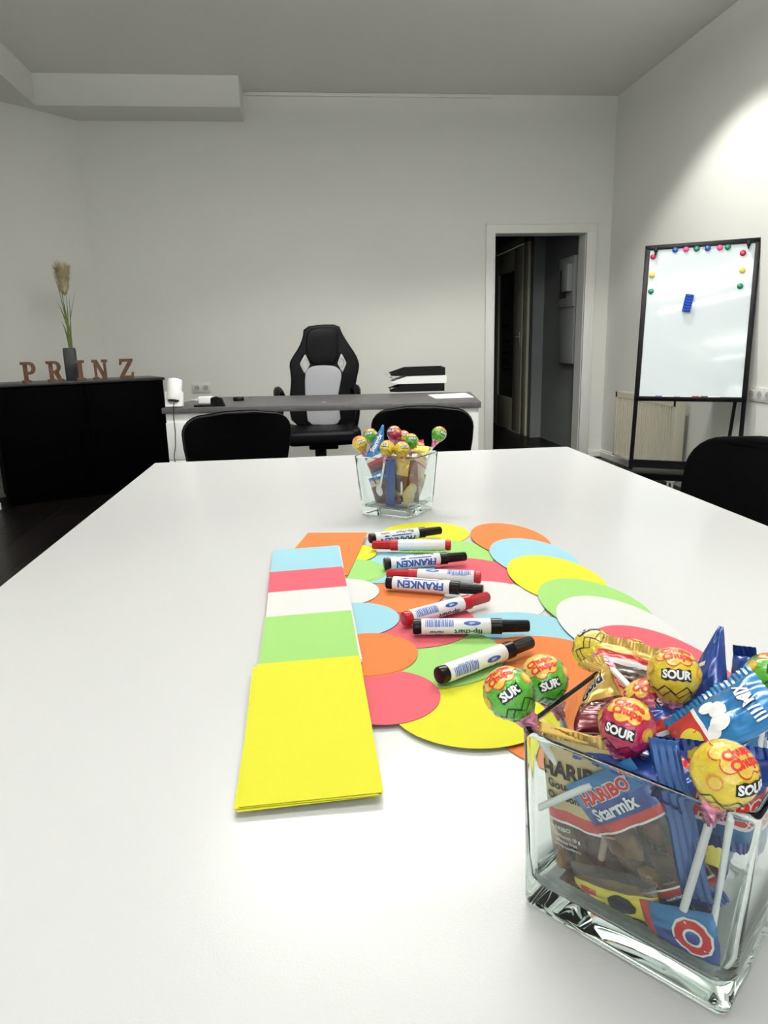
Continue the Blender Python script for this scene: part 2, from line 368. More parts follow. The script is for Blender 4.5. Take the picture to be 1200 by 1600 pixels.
bm = NB(); b2(bm, (-.14, -.17, .63), (-.085, -.03, .86), .004); obj('meter_box', bm, HBOX, t)

# ------------------------------------------------------------------ radiator
t = T('radiator', 'cream panel radiator on the right wall behind the whiteboard stand', 'radiator', (2.46, 5.06, .09))
bm = NB(); L = .48; n = 26
pts = []
for k in range(n):
    y = -L+.03+k*(2*L-.06)/n; w_ = (2*L-.06)/n
    pts += [(0.0, y), (0.0, y+w_*.55), (.020, y+w_*.62), (.020, y+w_*.93)]
lo = [(-x*0+x, y, .02) for x, y in pts]+[(.024, L-.03, .02), (.024, -L+.03, .02)]
loft(bm, [lo, [(x, y, .47) for x, y, _ in lo]]); b2(bm, (-.002, -L, .47), (.014, L, .515), .002); b2(bm, (-.002, -L, 0), (.014, L, .02), .002)
b2(bm, (-.002, -L, 0), (.014, -L+.03, .515), .002); b2(bm, (-.002, L-.03, 0), (.014, L, .515), .002)
obj('front_panel', bm, RADW, t, angle=20)
bm = NB(); b2(bm, (.055, -L+.02, 0), (.068, L-.02, .5), .002); obj('rear_panel', bm, RADW, t)
for s in (-1, 1):
    bm = NB(); b2(bm, (.0, s*L-.004, 0), (.07, s*L+.004, .515), .002); obj('side_cover', bm, RADW, t)
bm = NB(); b2(bm, (0, -L, .508), (.006, L, .517)); b2(bm, (.066, -L, .508), (.07, L, .517))
for k in range(48): b2(bm, (.0, -L+.01+k*.02, .509), (.07, -L+.014+k*.02, .515))
obj('top_grille', bm, RADW, t)
bm = NB(); tube(bm, [(.03, -L+.03, 0), (.03, -L+.03, -.09)], .009); tube(bm, [(.03, -L+.09, 0), (.03, -L+.09, -.09)], .009); obj('pipe', bm, TRIM, t)
bm = NB(); lathe(bm, [(.012, -.05), (.018, -.05), (.018, -.015), (.012, -.01)], 14, (.03, -L+.03, 0)); obj('valve', bm, WPLAS, t)
for s in (-1, 1):
    bm = NB(); b2(bm, (.068, s*.3-.02, .1), (.108, s*.3+.02, .4)); obj('bracket', bm, STEEL, t)

# ------------------------------------------------------------------ sockets
def socket(name, label, loc, rz, nn, pitch=.071):
    t = T(name, label, 'socket', loc, rz)
    bm = NB(); box(bm, (0, -.005, 0), (pitch*nn+.010, .01, .081), .003); obj('cover_frame', bm, SOCK, t)
    for k in range(nn):
        x = (k-(nn-1)/2)*pitch
        bm = NB(); box(bm, (x, -.011, 0), (.055, .004, .055), .001)
        bm2 = NB()
        Mx = Matrix.Rotation(rad(90), 4, 'X')
        lathe(bm2, [(.0215, .014), (.0215, .0135), (.0195, .0132), (.019, .0132)], 24)
        bmesh.ops.transform(bm2, matrix=Matrix.Translation((x, 0, 0)) @ Mx, verts=bm2.verts)
        s_ = obj('socket_insert', bm, SOCK, t); obj('recess', bm2, HOLE, s_)
        bm3 = NB()
        for dx in (-.0095, .0095): tube(bm3, [(x+dx, -.0138, 0), (x+dx, -.0148, 0)], .0028, 8)
        obj('pin_hole', bm3, BLACK, s_)
    return t
p = at(315, 606, 1, YB)
socket('double_wall_socket', 'cream double wall socket above the left end of the desk', (p.x, YB, p.z), 0, 2)
socket('wall_socket_strip', 'white multiple wall socket at the right edge of the photo', (XR, 3.80, .692), rad(-90), 4, .075)

# ------------------------------------------------------------------ sideboard, letters, pampas vase
sa = Vector((-2.045, 4.941, 0)); sb = Vector((-1.039, 5.435, 0)); sd = (sb-sa).normalized(); sn = Vector((-sd.y, sd.x, 0))
L = (sb-sa).length; sang = math.atan2(sd.y, sd.x)
t = T('sideboard', 'long black sideboard against the left wall holding wooden letters', 'sideboard', sa, sang)
bm = NB(); b2(bm, (0, .012, .04), (L-.012, .40, .80)); b2(bm, (.03, .03, 0), (L-.04, .38, .04)); obj('body', bm, SIDEB, t)
bm = NB(); b2(bm, (-.01, 0, .80), (L, .41, .82), .0015); obj('top_board', bm, SIDETOP, t)
for k in range(2):
    bm = NB(); b2(bm, (.01+k*L/2, .002, .05), (L/2-.012+k*L/2-.005, .012, .79), .001); d_ = obj('door', bm, SIDEB, t)
    bm = NB(); tube(bm, [(L/2-.05+k*.1, -.012, .38), (L/2-.05+k*.1, -.012, .5)], .004); obj('handle', bm, SIDEB, d_)
def arc(cx, cy, rx, ry, a0, a1, n=10): return [(cx+rx*math.cos(rad(a0+(a1-a0)*k/n)), cy+ry*math.sin(rad(a0+(a1-a0)*k/n))) for k in range(n+1)]
GL = {
 'I': [[(0, 0), (.5, 0), (.5, .12), (.36, .14), (.36, .86), (.5, .88), (.5, 1), (0, 1), (0, .88), (.14, .86), (.14, .14), (0, .12)]],
 'P': [[(0, 0), (.5, 0), (.5, .12), (.36, .14), (.36, .40)]+arc(.48, .70, .34, .30, -90, 90)+[(0, 1), (0, .88), (.14, .86), (.14, .14), (0, .12)], [(.36, .53)]+arc(.44, .70, .17, .17, -90, 90)+[(.36, .87)]],
 'R': [[(0, 0), (.46, 0), (.46, .12), (.36, .14), (.36, .42), (.42, .42), (.64, 0), (.92, 0), (.92, .12), (.82, .14), (.66, .44)]+arc(.48, .72, .34, .28, -50, 90)+[(0, 1), (0, .88), (.14, .86), (.14, .14), (0, .12)], [(.36, .55)]+arc(.44, .715, .17, .165, -90, 90)+[(.36, .88)]],
 'N': [[(0, 0), (.36, 0), (.36, .12), (.27, .14), (.27, .68), (.64, 0), (.84, 0), (.84, .86), (.94, .88), (.94, 1), (.58, 1), (.58, .88), (.68, .86), (.68, .36), (.32, 1), (0, 1), (0, .88), (.12, .86), (.12, .14), (0, .12)]],
 'Z': [[(0, 0), (.84, 0), (.88, .32), (.76, .32), (.69, .14), (.28, .14), (.86, .88), (.86, 1), (.06, 1), (.02, .70), (.14, .70), (.22, .86), (.57, .86), (0, .12)]]}
LH = .138
for ch, px, lb in (('P', 35, 'letter P, leftmost of the letters'), ('R', 75, 'letter R, left of the grey vase'), ('I', 121, 'letter I, in front of the grey vase'), ('N', 146, 'letter N, between the letters I and Z'), ('Z', 188, 'letter Z, rightmost of the letters')):
    # the letters stand along the front of the top board
    d = ray(px, 598-.03*px); tt = None
    base = sa+sn*.06+Vector((0, 0, .82))
    nrm = Vector((sn.x, sn.y, 0)); tpar = (base-EYE).dot(nrm)/d.dot(nrm); p = EYE+d*tpar
    bm = filled([[(x*LH*.80, y*LH) for x, y in g] for g in GL[ch]], .008, .001, ch, 1)
    R_ = Matrix.Rotation(sang*.5, 4, 'Z') @ Matrix.Rotation(rad(90), 4, 'X')
    o = obj('wooden_letter', bm, MDF); o.matrix_world = Matrix.Translation((p.x, p.y, .821)) @ R_
    tag(o, 'brown wooden '+lb+' on the black sideboard', 'letter', 'wooden letters on the sideboard')
d = ray(114, 594); base = sa+sn*.17; p = EYE+d*((base-EYE).dot(sn)/d.dot(sn)); vp = Vector((p.x, p.y, .82))
t = T('flower_vase', 'dark grey rectangular vase standing among the wooden letters', 'vase', vp, sang*.4)
bm = NB(); hv = .225
prof = [(.036, .0), (.041, .006), (.042, hv*.5), (.042, hv-.02), (.039, hv-.004), (.036, hv), (.030, hv), (.028, hv-.01), (.028, .02)]
loft(bm, [[(x, y, z) for x, y in rsq(h_, .014, 4, h_*.7)] for h_, z in prof]); obj('body', bm, VASEG, t)
t = T('pampas_grass', 'dried pampas grass stem with a fluffy plume in the dark grey vase', 'plant', vp+Vector((0, 0, .04)))
top = at(94, 440, 1, vp.y+.02)-(vp+Vector((0, 0, .04)))
def bez(a, b, c, n=14):
    a, b, c = Vector(a), Vector(b), Vector(c); return [a*(1-u)**2+b*2*u*(1-u)+c*u*u for u in lin(0, 1, n)]
bm = NB(); stem = bez((0, 0, 0), (.01, 0, .3), top, 16); tube(bm, stem, lin(.0045, .002, 16), 6); obj('stem', bm, GRASS, t)
for k, (px, py, w_) in enumerate([(99, 470, .010), (103, 455, .007), (88, 470, .009), (82, 425, .006), (120, 450, .004), (108, 462, .007), (95, 500, .012), (105, 500, .012)]):
    e = at(px, py, 1, vp.y+rnd.uniform(-.03, .03))-(vp+Vector((0, 0, .04)))
    c = bez((rnd.uniform(-.01, .01), 0, .05), (.02+rnd.uniform(-.01, .02), 0, .35*e.z/.5), e, 12); bm = NB()
    for i in range(11):
        wa = w_*math.sin(PI*min(1, (i+.6)/11.5)); wb = w_*math.sin(PI*min(1, (i+1.6)/11.6))
        bm.faces.new([bm.verts.new(q) for q in (c[i]-Vector((wa/2, 0, 0)), c[i]+Vector((wa/2, wa/4, 0)), c[i+1]+Vector((wb/2, wb/4, 0)), c[i+1]-Vector((wb/2, 0, 0)))])
    obj('blade', bm, GRASS, t)
bm = NB(); pa = at(101, 462, 1, vp.y)-(vp+Vector((0, 0, .04))); pb = at(95, 412, 1, vp.y)-(vp+Vector((0, 0, .04)))
for k in range(1500):
    u = rnd.random(); o_ = pa.lerp(pb, u*.75); a = rnd.uniform(0, 2*PI); sp = .040+.045*u
    tip = o_+Vector((math.cos(a)*sp*rnd.uniform(.3, 1), math.sin(a)*sp*rnd.uniform(.3, 1), rnd.uniform(.03, .085)))
    s_ = Vector((math.sin(a), -math.cos(a), 0))*.0016
    mid = o_.lerp(tip, .55)+Vector((math.cos(a)*.012, math.sin(a)*.012, .002))
    v = [bm.verts.new(q) for q in (o_-s_, o_+s_, mid+s_*1.4, mid-s_*1.4, tip)]
    bm.faces.new(v[:4]); bm.faces.new((v[3], v[2], v[4]))
pl = obj('plume', bm, PLUME, t); pl['kind'] = 'stuff'

# ------------------------------------------------------------------ desk
HD = .74
da = Vector((-.729, 3.659, 0)); db = Vector((.839, 3.425, 0)); L = (db-da).length; dang = math.atan2(db.y-da.y, db.x-da.x)
dang2 = rad(-5.0)
t = T('office_desk', 'desk with dark grey top and white end panels before the office chair', 'desk', da, dang)
dD = .70
bm = NB(); b2(bm, (0, 0, HD-.028), (L, dD, HD), .0015); obj('tabletop', bm, DESKTOP, t)
bm = NB(); b2(bm, (.012, .02, 0), (.36, dD-.03, HD-.0285)); pe = obj('drawer_cabinet', bm, DWHITE, t)
for z0, z1 in ((.03, .25), (.255, .475), (.48, .665)):
    bm = NB(); b2(bm, (.014, .003, z0), (.358, .019, z1), .001); obj('drawer_front', bm, DWHITE, pe)
bm = NB(); b2(bm, (L-.28, .012, 0), (L-.012, dD-.03, HD-.0285)); obj('end_panel', bm, DWHITE, t)
bm = NB(); lathe(bm, [(.012, 0), (.012, .002), (.009, .003)], 16, (L*.5, .16, HD)); obj('cable_cap', bm, SILVER, t)
DM = Matrix.Translation(da) @ Matrix.Rotation(dang, 4, 'Z')
# camera-like white cylinder on square stand
p = at(273, 637, 2, HD)
t = T('security_camera', 'white cylindrical camera in a square bracket at the left desk end', 'camera', (p.x, p.y+.035, HD), dang)
bm = NB(); R0 = .036
Cc = Vector((0, .0, .085)); ax = Vector((.02, .35, .5)).normalized(); ax = Vector((.05, .30, .9)).normalized()
xx, yy, zz = frame_of(ax)
def cylring(bm, c0, prof, n=32):
    loft(bm, [[c0+ax*z+(xx*math.cos(2*PI*k/n)+yy*math.sin(2*PI*k/n))*r for k in range(n)] for r, z in prof], True, True)
cylring(bm, Cc, [(.029, -.052), (.033, -.054), (R0, -.048), (R0, .045), (.034, .052), (.026, .055)]); obj('housing', bm, WPLAS, t)
bm = NB(); cylring(bm, Cc, [(.0275, -.0552), (.0285, -.0545), (.0285, -.0535)]); obj('lens_face', bm, DESKTOP, t)
bm = filled([rsq(.042, .006, 3), [(.031*math.cos(a), .031*math.sin(a)) for a in lin(2*PI, 0, 25)[:-1]]], .012, .001, 'ring', 1)
bmesh.ops.transform(bm, matrix=Matrix.Translation((0, -.012, .040)) @ Matrix.Rotation(rad(90-12), 4, 'X') @ Matrix.Diagonal((1, .9, 1, 1)), verts=bm.verts); obj('stand_bracket', bm, WPLAS, t)
pts = [Vector((.008, -.02, .055)), Vector((.010, -.05, .035)), Vector((.010, -.066, .005)), Vector((.010, -.078, -.03)), Vector((.012, -.08, -.12)), Vector((.006, -.08, -.19)), Vector((-.006, -.08, -.24)), Vector((.002, -.08, -.30)), Vector((-.006, -.08, -.38)), Vector((-.004, -.08, -.5)), Vector((.0, -.07, -.73))]
bm = NB(); sm = []
for a, b, c in zip(pts, pts[1:], pts[2:]+[pts[-1]]): sm += [a, a.lerp(b, .5)]
sm.append(pts[-1]); tube(bm, sm, .0022, 6); obj('cable', bm, BLACK, t)
# charger, clamp, puck, paper
p = at(319, 631, 2, HD)
t = T('power_adapter', 'white plug-in power adapter lying on the desk beside the camera', 'adapter', (p.x, p.y, HD), dang+.1)
bm = NB(); box(bm, (.01, .0, .02), (.075, .04, .038), .006); obj('body', bm, WPLAS, t)
bm = NB()
for y in (-.01, .01): tube(bm, [(-.028, y, .022), (-.050, y, .022), (-.066, y, .022)], [.0045, .0022, .002], 8)
box(bm, (-.035, 0, .022), (.016, .03, .012), .004); obj('plug_pins', bm, SOCK, t)
p = at(338, 635, 2, HD)
t = T('black_clamp', 'small black clamp and flat arm in front of the white adapter', 'clamp', (p.x, p.y, HD), dang)
bm = NB(); b2(bm, (-.11, -.02, .0), (-.0, .01, .010), .004); obj('arm', bm, BLACK, t)
bm = NB(); loft(bm, [[(-.01, y, 0), (.045, y, 0), (.03, y, .04), (.0, y, .05)] for y in (-.012, .012)]); lathe(bm, [(.02, 0), (.022, .01), (.02, .04), (.012, .045)], 16, (-.012, .02, 0)); obj('jaw', bm, BLACK, t)
p = at(373, 626, 2, HD)
bm = NB(); lathe(bm, [(.028, 0), (.030, .003), (.030, .016), (.027, .02), (.02, .021)], 28); o = obj('desk_puck', bm, BLACK, None, loc=(p.x, p.y, HD)); tag(o, 'small round black puck on the desk left of the office chair', 'puck')
c = [at(x, y, 2, HD) for x, y in ((668, 617), (727, 614), (741, 621), (681, 623))]
o0 = sum(c, Vector())/4; bm = NB(); loft(bm, [[q-o0+Vector((0, 0, z)) for q in c] for z in (.0004, .001)]); o = obj('paper_sheet', bm, PAPERW, None, loc=o0); tag(o, 'white paper sheet lying on the right end of the desk', 'paper')
# letter trays: side view, sloping open front to the left
p = at(650, 610, 2, HD)
for k, (m_, lb, dx) in enumerate(((BLACK, 'black letter tray, lowest of the stack on the desk', -.005), (DWHITE, 'white letter tray between two black trays on the desk', .008), (BLACK, 'black letter tray on top of the stack on the desk', 0))):
    t = T('letter_tray', lb, 'tray', (p.x+.005+dx, p.y+.03-.02, HD+.0005+k*.047), dang+.06, 'letter trays stacked on the desk')
    side = [(-.165, .008), (-.13, .0), (.165, 0), (.165, .046), (-.07, .044), (-.165, .014)]
    for s in (-1, 1):
        bm = NB(); loft(bm, [[(x, s*.122-.002, z) for x, z in side], [(x, s*.122+.002, z) for x, z in side]]); obj('side_wall', bm, m_, t)
    bm = NB(); b2(bm, (-.16, -.12, .001), (.165, .12, .004)); b2(bm, (.161, -.12, .0), (.165, .12, .044)); obj('base', bm, m_, t)
    if k == 2:
        for s in (-1, 1):
            for x in (-.15,):
                bm = NB(); tube(bm, [(-.15, s*.11, .004), (-.19, s*.11, .002), (-.15, s*.11, -.01)], .003, 6); obj('front_lip_clip', bm, CHROME, t)
    if k < 2:
        bm = NB(); rr = random.Random(k)
        b2(bm, (-.15, -.105, .0045), (.14, .105, .0125)); o = obj('paper_stack', bm, PAPERW); o.matrix_world = Matrix.Translation(t.location+Vector((-.008*k, 0, 0))) @ Matrix.Rotation(dang+.06, 4, 'Z')
        tag(o, 'white papers inside the '+('white middle' if k else 'black lowest')+' letter tray', 'paper')

# ------------------------------------------------------------------ office chair
YO = 5.1
def opt(px, py): q = at(430+px/7.27, 500+py/7.27, 1, YO); return (q.x, q.z)
OC = opt(545, 1450)[0]
t = T('office_chair', 'black racing style office chair with grey centre panel behind the desk', 'chair', (OC, YO, 0))
outl = [(345, 100), (520, 76), (705, 75), (730, 150), (800, 265), (890, 395), (930, 490), (925, 560), (905, 640), (885, 760), (910, 900), (915, 1000), (880, 1170), (730, 1190), (400, 1190), (215, 1160), (180, 1000), (190, 840), (205, 690), (195, 590), (183, 500), (210, 440), (290, 320), (335, 205)]
dl = [(340, 392), (392, 500), (335, 600), (283, 498)]; dr_ = [(748, 384), (803, 486), (760, 585), (708, 490)]
def L2(ps): return [(opt(*q)[0]-OC, opt(*q)[1]) for q in ps]
RX = Matrix.Rotation(rad(90), 4, 'X')
lean = Matrix.Translation((0, 0, .45)) @ Matrix.Rotation(rad(-6), 4, 'X') @ Matrix.Translation((0, 0, -.45))
def grow(P_, k):
    cx = sum(a for a, _ in P_)/len(P_); cy = sum(b for _, b in P_)/len(P_); return [(cx+(a-cx)*k, cy+(b-cy)*k) for a, b in P_]
def dia(ps):
    P_ = L2(ps); out = []
    for i in range(4):
        a, b, c = Vector(P_[i-1]), Vector(P_[i]), Vector(P_[(i+1) % 4]); out += [tuple(b.lerp(a, .18)), tuple(b.lerp(a, .06).lerp(b.lerp(c, .06), .5)), tuple(b.lerp(c, .18))]
    return out
bm = filled([smoothpoly(L2(outl), 1), grow(dia(dl), 1.25), grow(dia(dr_), 1.25)], .028, .014, 'back', 3)
bmesh.ops.transform(bm, matrix=RX, verts=bm.verts); obj('backrest', bm, BLEA, t, angle=60)
for q in (dl, dr_):
    P_ = dia(q)
    bm = filled([grow(P_, 1.05), grow(P_, .66)], .040, .002, 'ring', 1); bmesh.ops.transform(bm, matrix=RX, verts=bm.verts); obj('shoulder_ring', bm, SILVER, t)
pan = [(352, 900), (345, 620), (375, 560), (430, 530), (550, 520), (670, 530), (725, 570), (742, 620), (720, 750), (700, 850), (715, 1000), (732, 1145), (600, 1195), (560, 1170), (380, 1172), (365, 1010)]
bm = filled([smoothpoly(L2(pan), 1)], .020, .006, 'panel', 2); bmesh.ops.transform(bm, matrix=Matrix.Translation((0, -.032, 0)) @ RX, verts=bm.verts); obj('centre_panel', bm, GREYM, t)
hd = [(375, 130), (520, 105), (685, 105), (700, 260), (690, 480), (540, 500), (400, 490), (360, 300)]
bm = filled([smoothpoly(L2(hd), 2)], .022, .010, 'head', 2); bmesh.ops.transform(bm, matrix=Matrix.Translation((0, -.024, 0)) @ RX, verts=bm.verts); obj('headrest_pad', bm, BLEA, t)
bm = NB(); box(bm, (-.01, -.20, .425), (.46, .46, .10), .035, seg=4); box(bm, (-.23, -.2, .44), (.08, .42, .09), .03, seg=3); box(bm, (.21, -.2, .44), (.08, .42, .09), .03, seg=3); obj('seat', bm, BLEA, t)
bm = NB(); box(bm, (-.0, -.15, .355), (.2, .26, .05), .01); tube(bm, [(.02, -.15, .34), (.24, -.13, .345)], .006); obj('tilt_mechanism', bm, BLACK, t)
bm = NB(); lathe(bm, [(.027, .10), (.027, .24), (.040, .24), (.040, .33)], 20, (-.02, -.12, 0)); obj('gas_column', bm, BLACK, t)
for k in range(5):
    a = rad(90+72*k+20); d_ = Vector((math.cos(a), math.sin(a), 0)); c0 = Vector((-.02, -.12, .1))
    bm = NB(); tube(bm, [c0, c0+d_*.16+Vector((0, 0, -.01)), c0+d_*.29+Vector((0, 0, -.03))], [.028, .020, .013], 8); l_ = obj('leg', bm, BLACK, t)
    bm = NB(); e = c0+d_*.29
    for s in (-1, 1):
        q = Vector((-d_.y, d_.x, 0)); tube(bm, [Vector((e.x, e.y, .028))+q*s*.008, Vector((e.x, e.y, .028))+q*s*.022], .028, 16)
    tube(bm, [(e.x, e.y, .03), (e.x, e.y, .08)], .007); obj('caster', bm, BLACK, l_)
for s, sx in ((-1, -.30), (1, .245)):
    bm = NB(); c_ = [(sx, .02, .60), (sx, -.02, .70), (sx, -.14, .725), (sx, -.24, .72), (sx, -.29, .66)]
    tube(bm, bez((sx-s*.04, .03, .64), (sx, -.04, .77), (sx, -.22, .715), 10)+[(sx, -.27, .69)], [.024]*9+[.022, .018], 10)
    tube(bm, bez((sx, -.26, .69), (sx, -.28, .50), (sx-s*.05, -.18, .40), 10), .016, 8); tube(bm, bez((sx-s*.04, .03, .64), (sx+s*.02, .02, .5), (sx-s*.05, -.08, .40), 10), .016, 8)
    obj('armrest', bm, BLACK, t)

# ------------------------------------------------------------------ meeting chairs (upholstered, oval tube frame)
def meeting_chair(label, loc, rz, H=.79, W=.44, rec=8):
    t = T('meeting_chair', label, 'chair', loc, rz, 'black chairs around the white table')
    # local: seat towards -Y, back at y=0
    bm = NB(); zs = lin(.40, H, 9); loops = []
    def hw(z):
        u = (z-.40)/(H-.40); return W/2*(.80+.20*min(1, u*1.4))
    poly = []
    r = .075
    for z in lin(.42, H-r, 6): poly.append((hw(z), z))
    poly += [(hw(H)-r+r*math.cos(a), H-r+r*.9*math.sin(a)+.0) for a in lin(.2, PI/2, 6)]
    poly += [(x*W/2*.55, H-.000+.004*(1-x*x)) for x in (.5, 0, -.5)]
    poly += [(-x, z) for x, z in reversed(poly[:12])]
    def bend(bmx):
        for v in bmx.verts:
            u = (v.co.z-.42)/(H-.42); v.co.y += .035*(v.co.x/(W/2))**2*-1+.10*u-.05
    bm = filled([poly], .014, .012, 'b', 3); bmesh.ops.transform(bm, matrix=RX, verts=bm.verts); bmesh.ops.subdivide_edges(bm, edges=[e for e in bm.edges if e.calc_length() > .08], cuts=3); bend(bm)
    for v in bm.verts: v.co.y += -.012
    obj('back_cushion', bm, BFAB, t, angle=60)
    bm = filled([[(x*1.02, .42+(z-.42)*1.012) for x, z in poly]], .007, .006, 'b', 3); bmesh.ops.transform(bm, matrix=Matrix.Translation((0, .012, 0)) @ RX, verts=bm.verts); bmesh.ops.subdivide_edges(bm, edges=[e for e in bm.edges if e.calc_length() > .08], cuts=3); bend(bm)
    obj('back_shell', bm, BLACK, t, angle=60)
    bm = NB(); box(bm, (0, -.26, .445), (.46, .44, .065), .028, seg=4); obj('seat', bm, BFAB, t)
    for s in (-1, 1):
        bm = NB(); tube(bm, [(s*.235, .05, 0), (s*.225, -.03, .40), (s*.20, .0, .52)], .011, 10); obj('leg', bm, BLACK, t)
        bm = NB(); tube(bm, [(s*.235, -.50, 0), (s*.22, -.42, .41), (s*.22, -.03, .41)], .011, 10); obj('leg', bm, BLACK, t)
    bm = NB(); tube(bm, [(-.22, -.42, .405), (.22, -.42, .405)], .010, 8); obj('stretcher', bm, BLACK, t)
    return t
meeting_chair('black padded chair at the far left corner of the white table', (-.283, 2.86, 0), PI+rad(14), .775, .405)
meeting_chair('black padded chair behind the smaller sweet jar, before the desk', (.455, 2.86, 0), PI-rad(12), .77, .395)
meeting_chair('black padded chair at the right side of the white table, cut by the photo edge', (1.20, 1.77, 0), rad(-90)+rad(10), .745, .45)

# ------------------------------------------------------------------ whiteboard stand
wl = Vector((1.996, 4.20, 0)); wr = Vector((2.50, 3.887, 0)); wd = (wr-wl).normalized(); wn = Vector((wd.y, -wd.x, 0)); WL = (wr-wl).length
LEAN = rad(8.0)
wu = (Vector((0, 0, 1))*math.cos(LEAN)-wn*math.sin(LEAN)); wz = wd.cross(wu)
# local: x along board, y up the board, z towards the viewer
Z0 = .664; BH = .885
WM = M4(wd, wu, wz, wl+Vector((0, 0, Z0)))
t = T('whiteboard_stand', 'black framed mobile whiteboard on a stand in the right corner', 'whiteboard', mat=WM)
bm = NB(); b2(bm, (.012, .012, -.008), (WL-.012, BH-.012, 0.0)); obj('board_surface', bm, BOARD, t)
bm = NB()
b2(bm, (-.012, -.015, -.014), (.016, BH+.015, .008), .003); b2(bm, (WL-.016, -.015, -.014), (WL+.012, BH+.015, .008), .003)
b2(bm, (-.012, BH-.012, -.014), (WL+.012, BH+.016, .008), .003); b2(bm, (-.012, -.016, -.014), (WL+.012, .012, .008), .003); obj('frame', bm, BLACK, t)
bm = NB(); b2(bm, (.02, -.006, .0), (WL-.02, -.001, .050), .001); b2(bm, (.02, -.006, .047), (WL-.02, .008, .050), .001); obj('pen_tray', bm, BLACK, t)
for x in (.05, WL-.05):
    bm = NB(); box(bm, (x, BH-.012, .014), (.020, .030, .012), .003); tube(bm, [(x, BH-.02, .018), (x, BH-.045, .020)], [.007, .004], 8); obj('paper_hook', bm, BLACK, t)
inv = WM.inverted()
def wloc(v): return inv @ Vector(v)
for nm, x in (('l', .0), ('r', WL)):
    a = WM @ Vector((x, 0, -.008)); bm = NB(); foot = Vector((a.x, a.y, .10))+wd*(-.012 if nm == 'l' else .0)
    tube(bm, [wloc(a+Vector((0, 0, .02))), wloc(foot)], .0125, 10); obj('post', bm, BLACK, t)
a = WM @ Vector((WL-.045, .02, -.016)); bm = NB(); tube(bm, [wloc(a), wloc(Vector((a.x-.02, a.y+.035, .12)))], .010, 10); obj('rear_strut', bm, BLACK, t)
fl_, fr_ = wl+wd*-.02, wr
bm = NB()
for z, th in ((.262, .048), (.185, .040)):
    q = [(fl_+Vector((0, 0, z))+wn*.0), (fr_+Vector((0, 0, z)))]
    loft(bm, [[wloc(p_+o_) for o_ in (wn*.012+Vector((0, 0, th/2)), wn*.012-Vector((0, 0, th/2)), -wn*.012-Vector((0, 0, th/2)), -wn*.012+Vector((0, 0, th/2)))] for p_ in q])
obj('cross_bar', bm, BLACK, t)
bm = NB(); q = [fl_+Vector((0, 0, .222)), fr_+Vector((0, 0, .222))]
loft(bm, [[wloc(p_+o_) for o_ in (wn*.10+Vector((0, 0, .004)), wn*.10-Vector((0, 0, .004)), -wn*.10-Vector((0, 0, .004)), -wn*.10+Vector((0, 0, .004)))] for p_ in q]); obj('shelf', bm, SIDETOP, t)
for p_ in (fl_, fr_-wd*.03):
    bm = NB(); tube(bm, [wloc(p_+wn*.24+Vector((0, 0, .075))), wloc(p_-wn*.02+Vector((0, 0, .085))), wloc(p_-wn*.10+Vector((0, 0, .075)))], .014, 8); l_ = obj('foot_bar', bm, BLACK, t)
    bm = NB()
    for e in (.23, -.09): tube(bm, [wloc(p_+wn*e+Vector((0, 0, .03))+wd*.012), wloc(p_+wn*e+Vector((0, 0, .03))-wd*.012)], .03, 14)
    obj('caster', bm, BLACK, l_)
def onboard(px, py, off=0):
    d = ray(px, py); O = WM.translation+wz*off; return wloc(EYE+d*((O-EYE).dot(wz)/d.dot(wz)))
C8 = lambda x, y: (940+x/3.72, 350+y/3.72)
mags = [(428, 150, 'blue', 'leftmost on the top edge'), (491, 146, 'pink', 'between a blue and a green one on the top edge'), (553, 144, 'green', 'in the middle of the top edge'), (617, 141, 'blue', 'right of the middle of the top edge'), (688, 137, 'pink', 'beside a green one, right on the top edge'), (734, 135, 'green', 'rightmost on the top edge'),
        (300, 190, 'red', 'top of the left column'), (293, 297, 'yellow', 'in the left column'), (287, 392, 'green', 'bottom of the left column'), (822, 169, 'red', 'top of the right column'), (818, 270, 'yellow', 'in the right column'), (805, 362, 'green', 'bottom of the right column')]
for x, y, cn, lb in mags:
    q = onboard(*C8(x, y)); q.z = .0005
    bm = NB(); lathe(bm, [(.0145, 0), (.0165, .001), (.0165, .004), (.0145, .0065), (.009, .0085), (.003, .0095)], 24); o = obj('round_magnet', bm, MAG[cn]); o.matrix_world = WM @ Matrix.Translation(q)
    tag(o, 'round '+cn+' whiteboard magnet, '+lb, 'magnet', 'round magnets on the whiteboard')
q = onboard(*C8(502, 462)); q.z = .001
er = T('board_eraser', 'blue whiteboard eraser stuck slanting on the whiteboard', 'eraser', mat=WM @ Matrix.Translation(q) @ Matrix.Rotation(rad(-9), 4, 'Z'))
bm = NB()
for k in range(6): box(bm, (0, -.041+k*.0165, .016), (.045, .0155, .016), .003)
obj('grip', bm, ERAS, er); bm = NB(); b2(bm, (-.0215, -.047, 0), (.0215, .047, .010), .001); obj('felt_pad', bm, mat('felt', (.01, .03, .16), .9, .1), er)
for x0, cc, lb in ((.15, 'blue', 'white marker with blue cap in the whiteboard tray'), (.25, 'red', 'white marker with red end in the middle of the whiteboard tray'), (.40, 'black', 'white marker lying right in the whiteboard tray')):
    mk = T('board_marker', lb, 'marker', mat=WM @ Matrix.Translation((x0, .008, .026)) @ Matrix.Rotation(rad(90), 4, 'Y'), group='markers in the whiteboard tray')
    bm = NB(); lathe(bm, [(.005, 0), (.0065, .001), (.0065, .062), (.004, .066)], 14); obj('barrel', bm, MWHITE, mk)
    bm = NB(); lathe(bm, [(.0062, -.038), (.0072, -.036), (.0072, 0), (.006, 0)] if cc != 'red' else [(.0065, .064), (.0072, .065), (.0072, .1), (.006, .102)], 14); obj('cap', bm, MAG['blue'] if cc == 'blue' else MK[cc], mk)

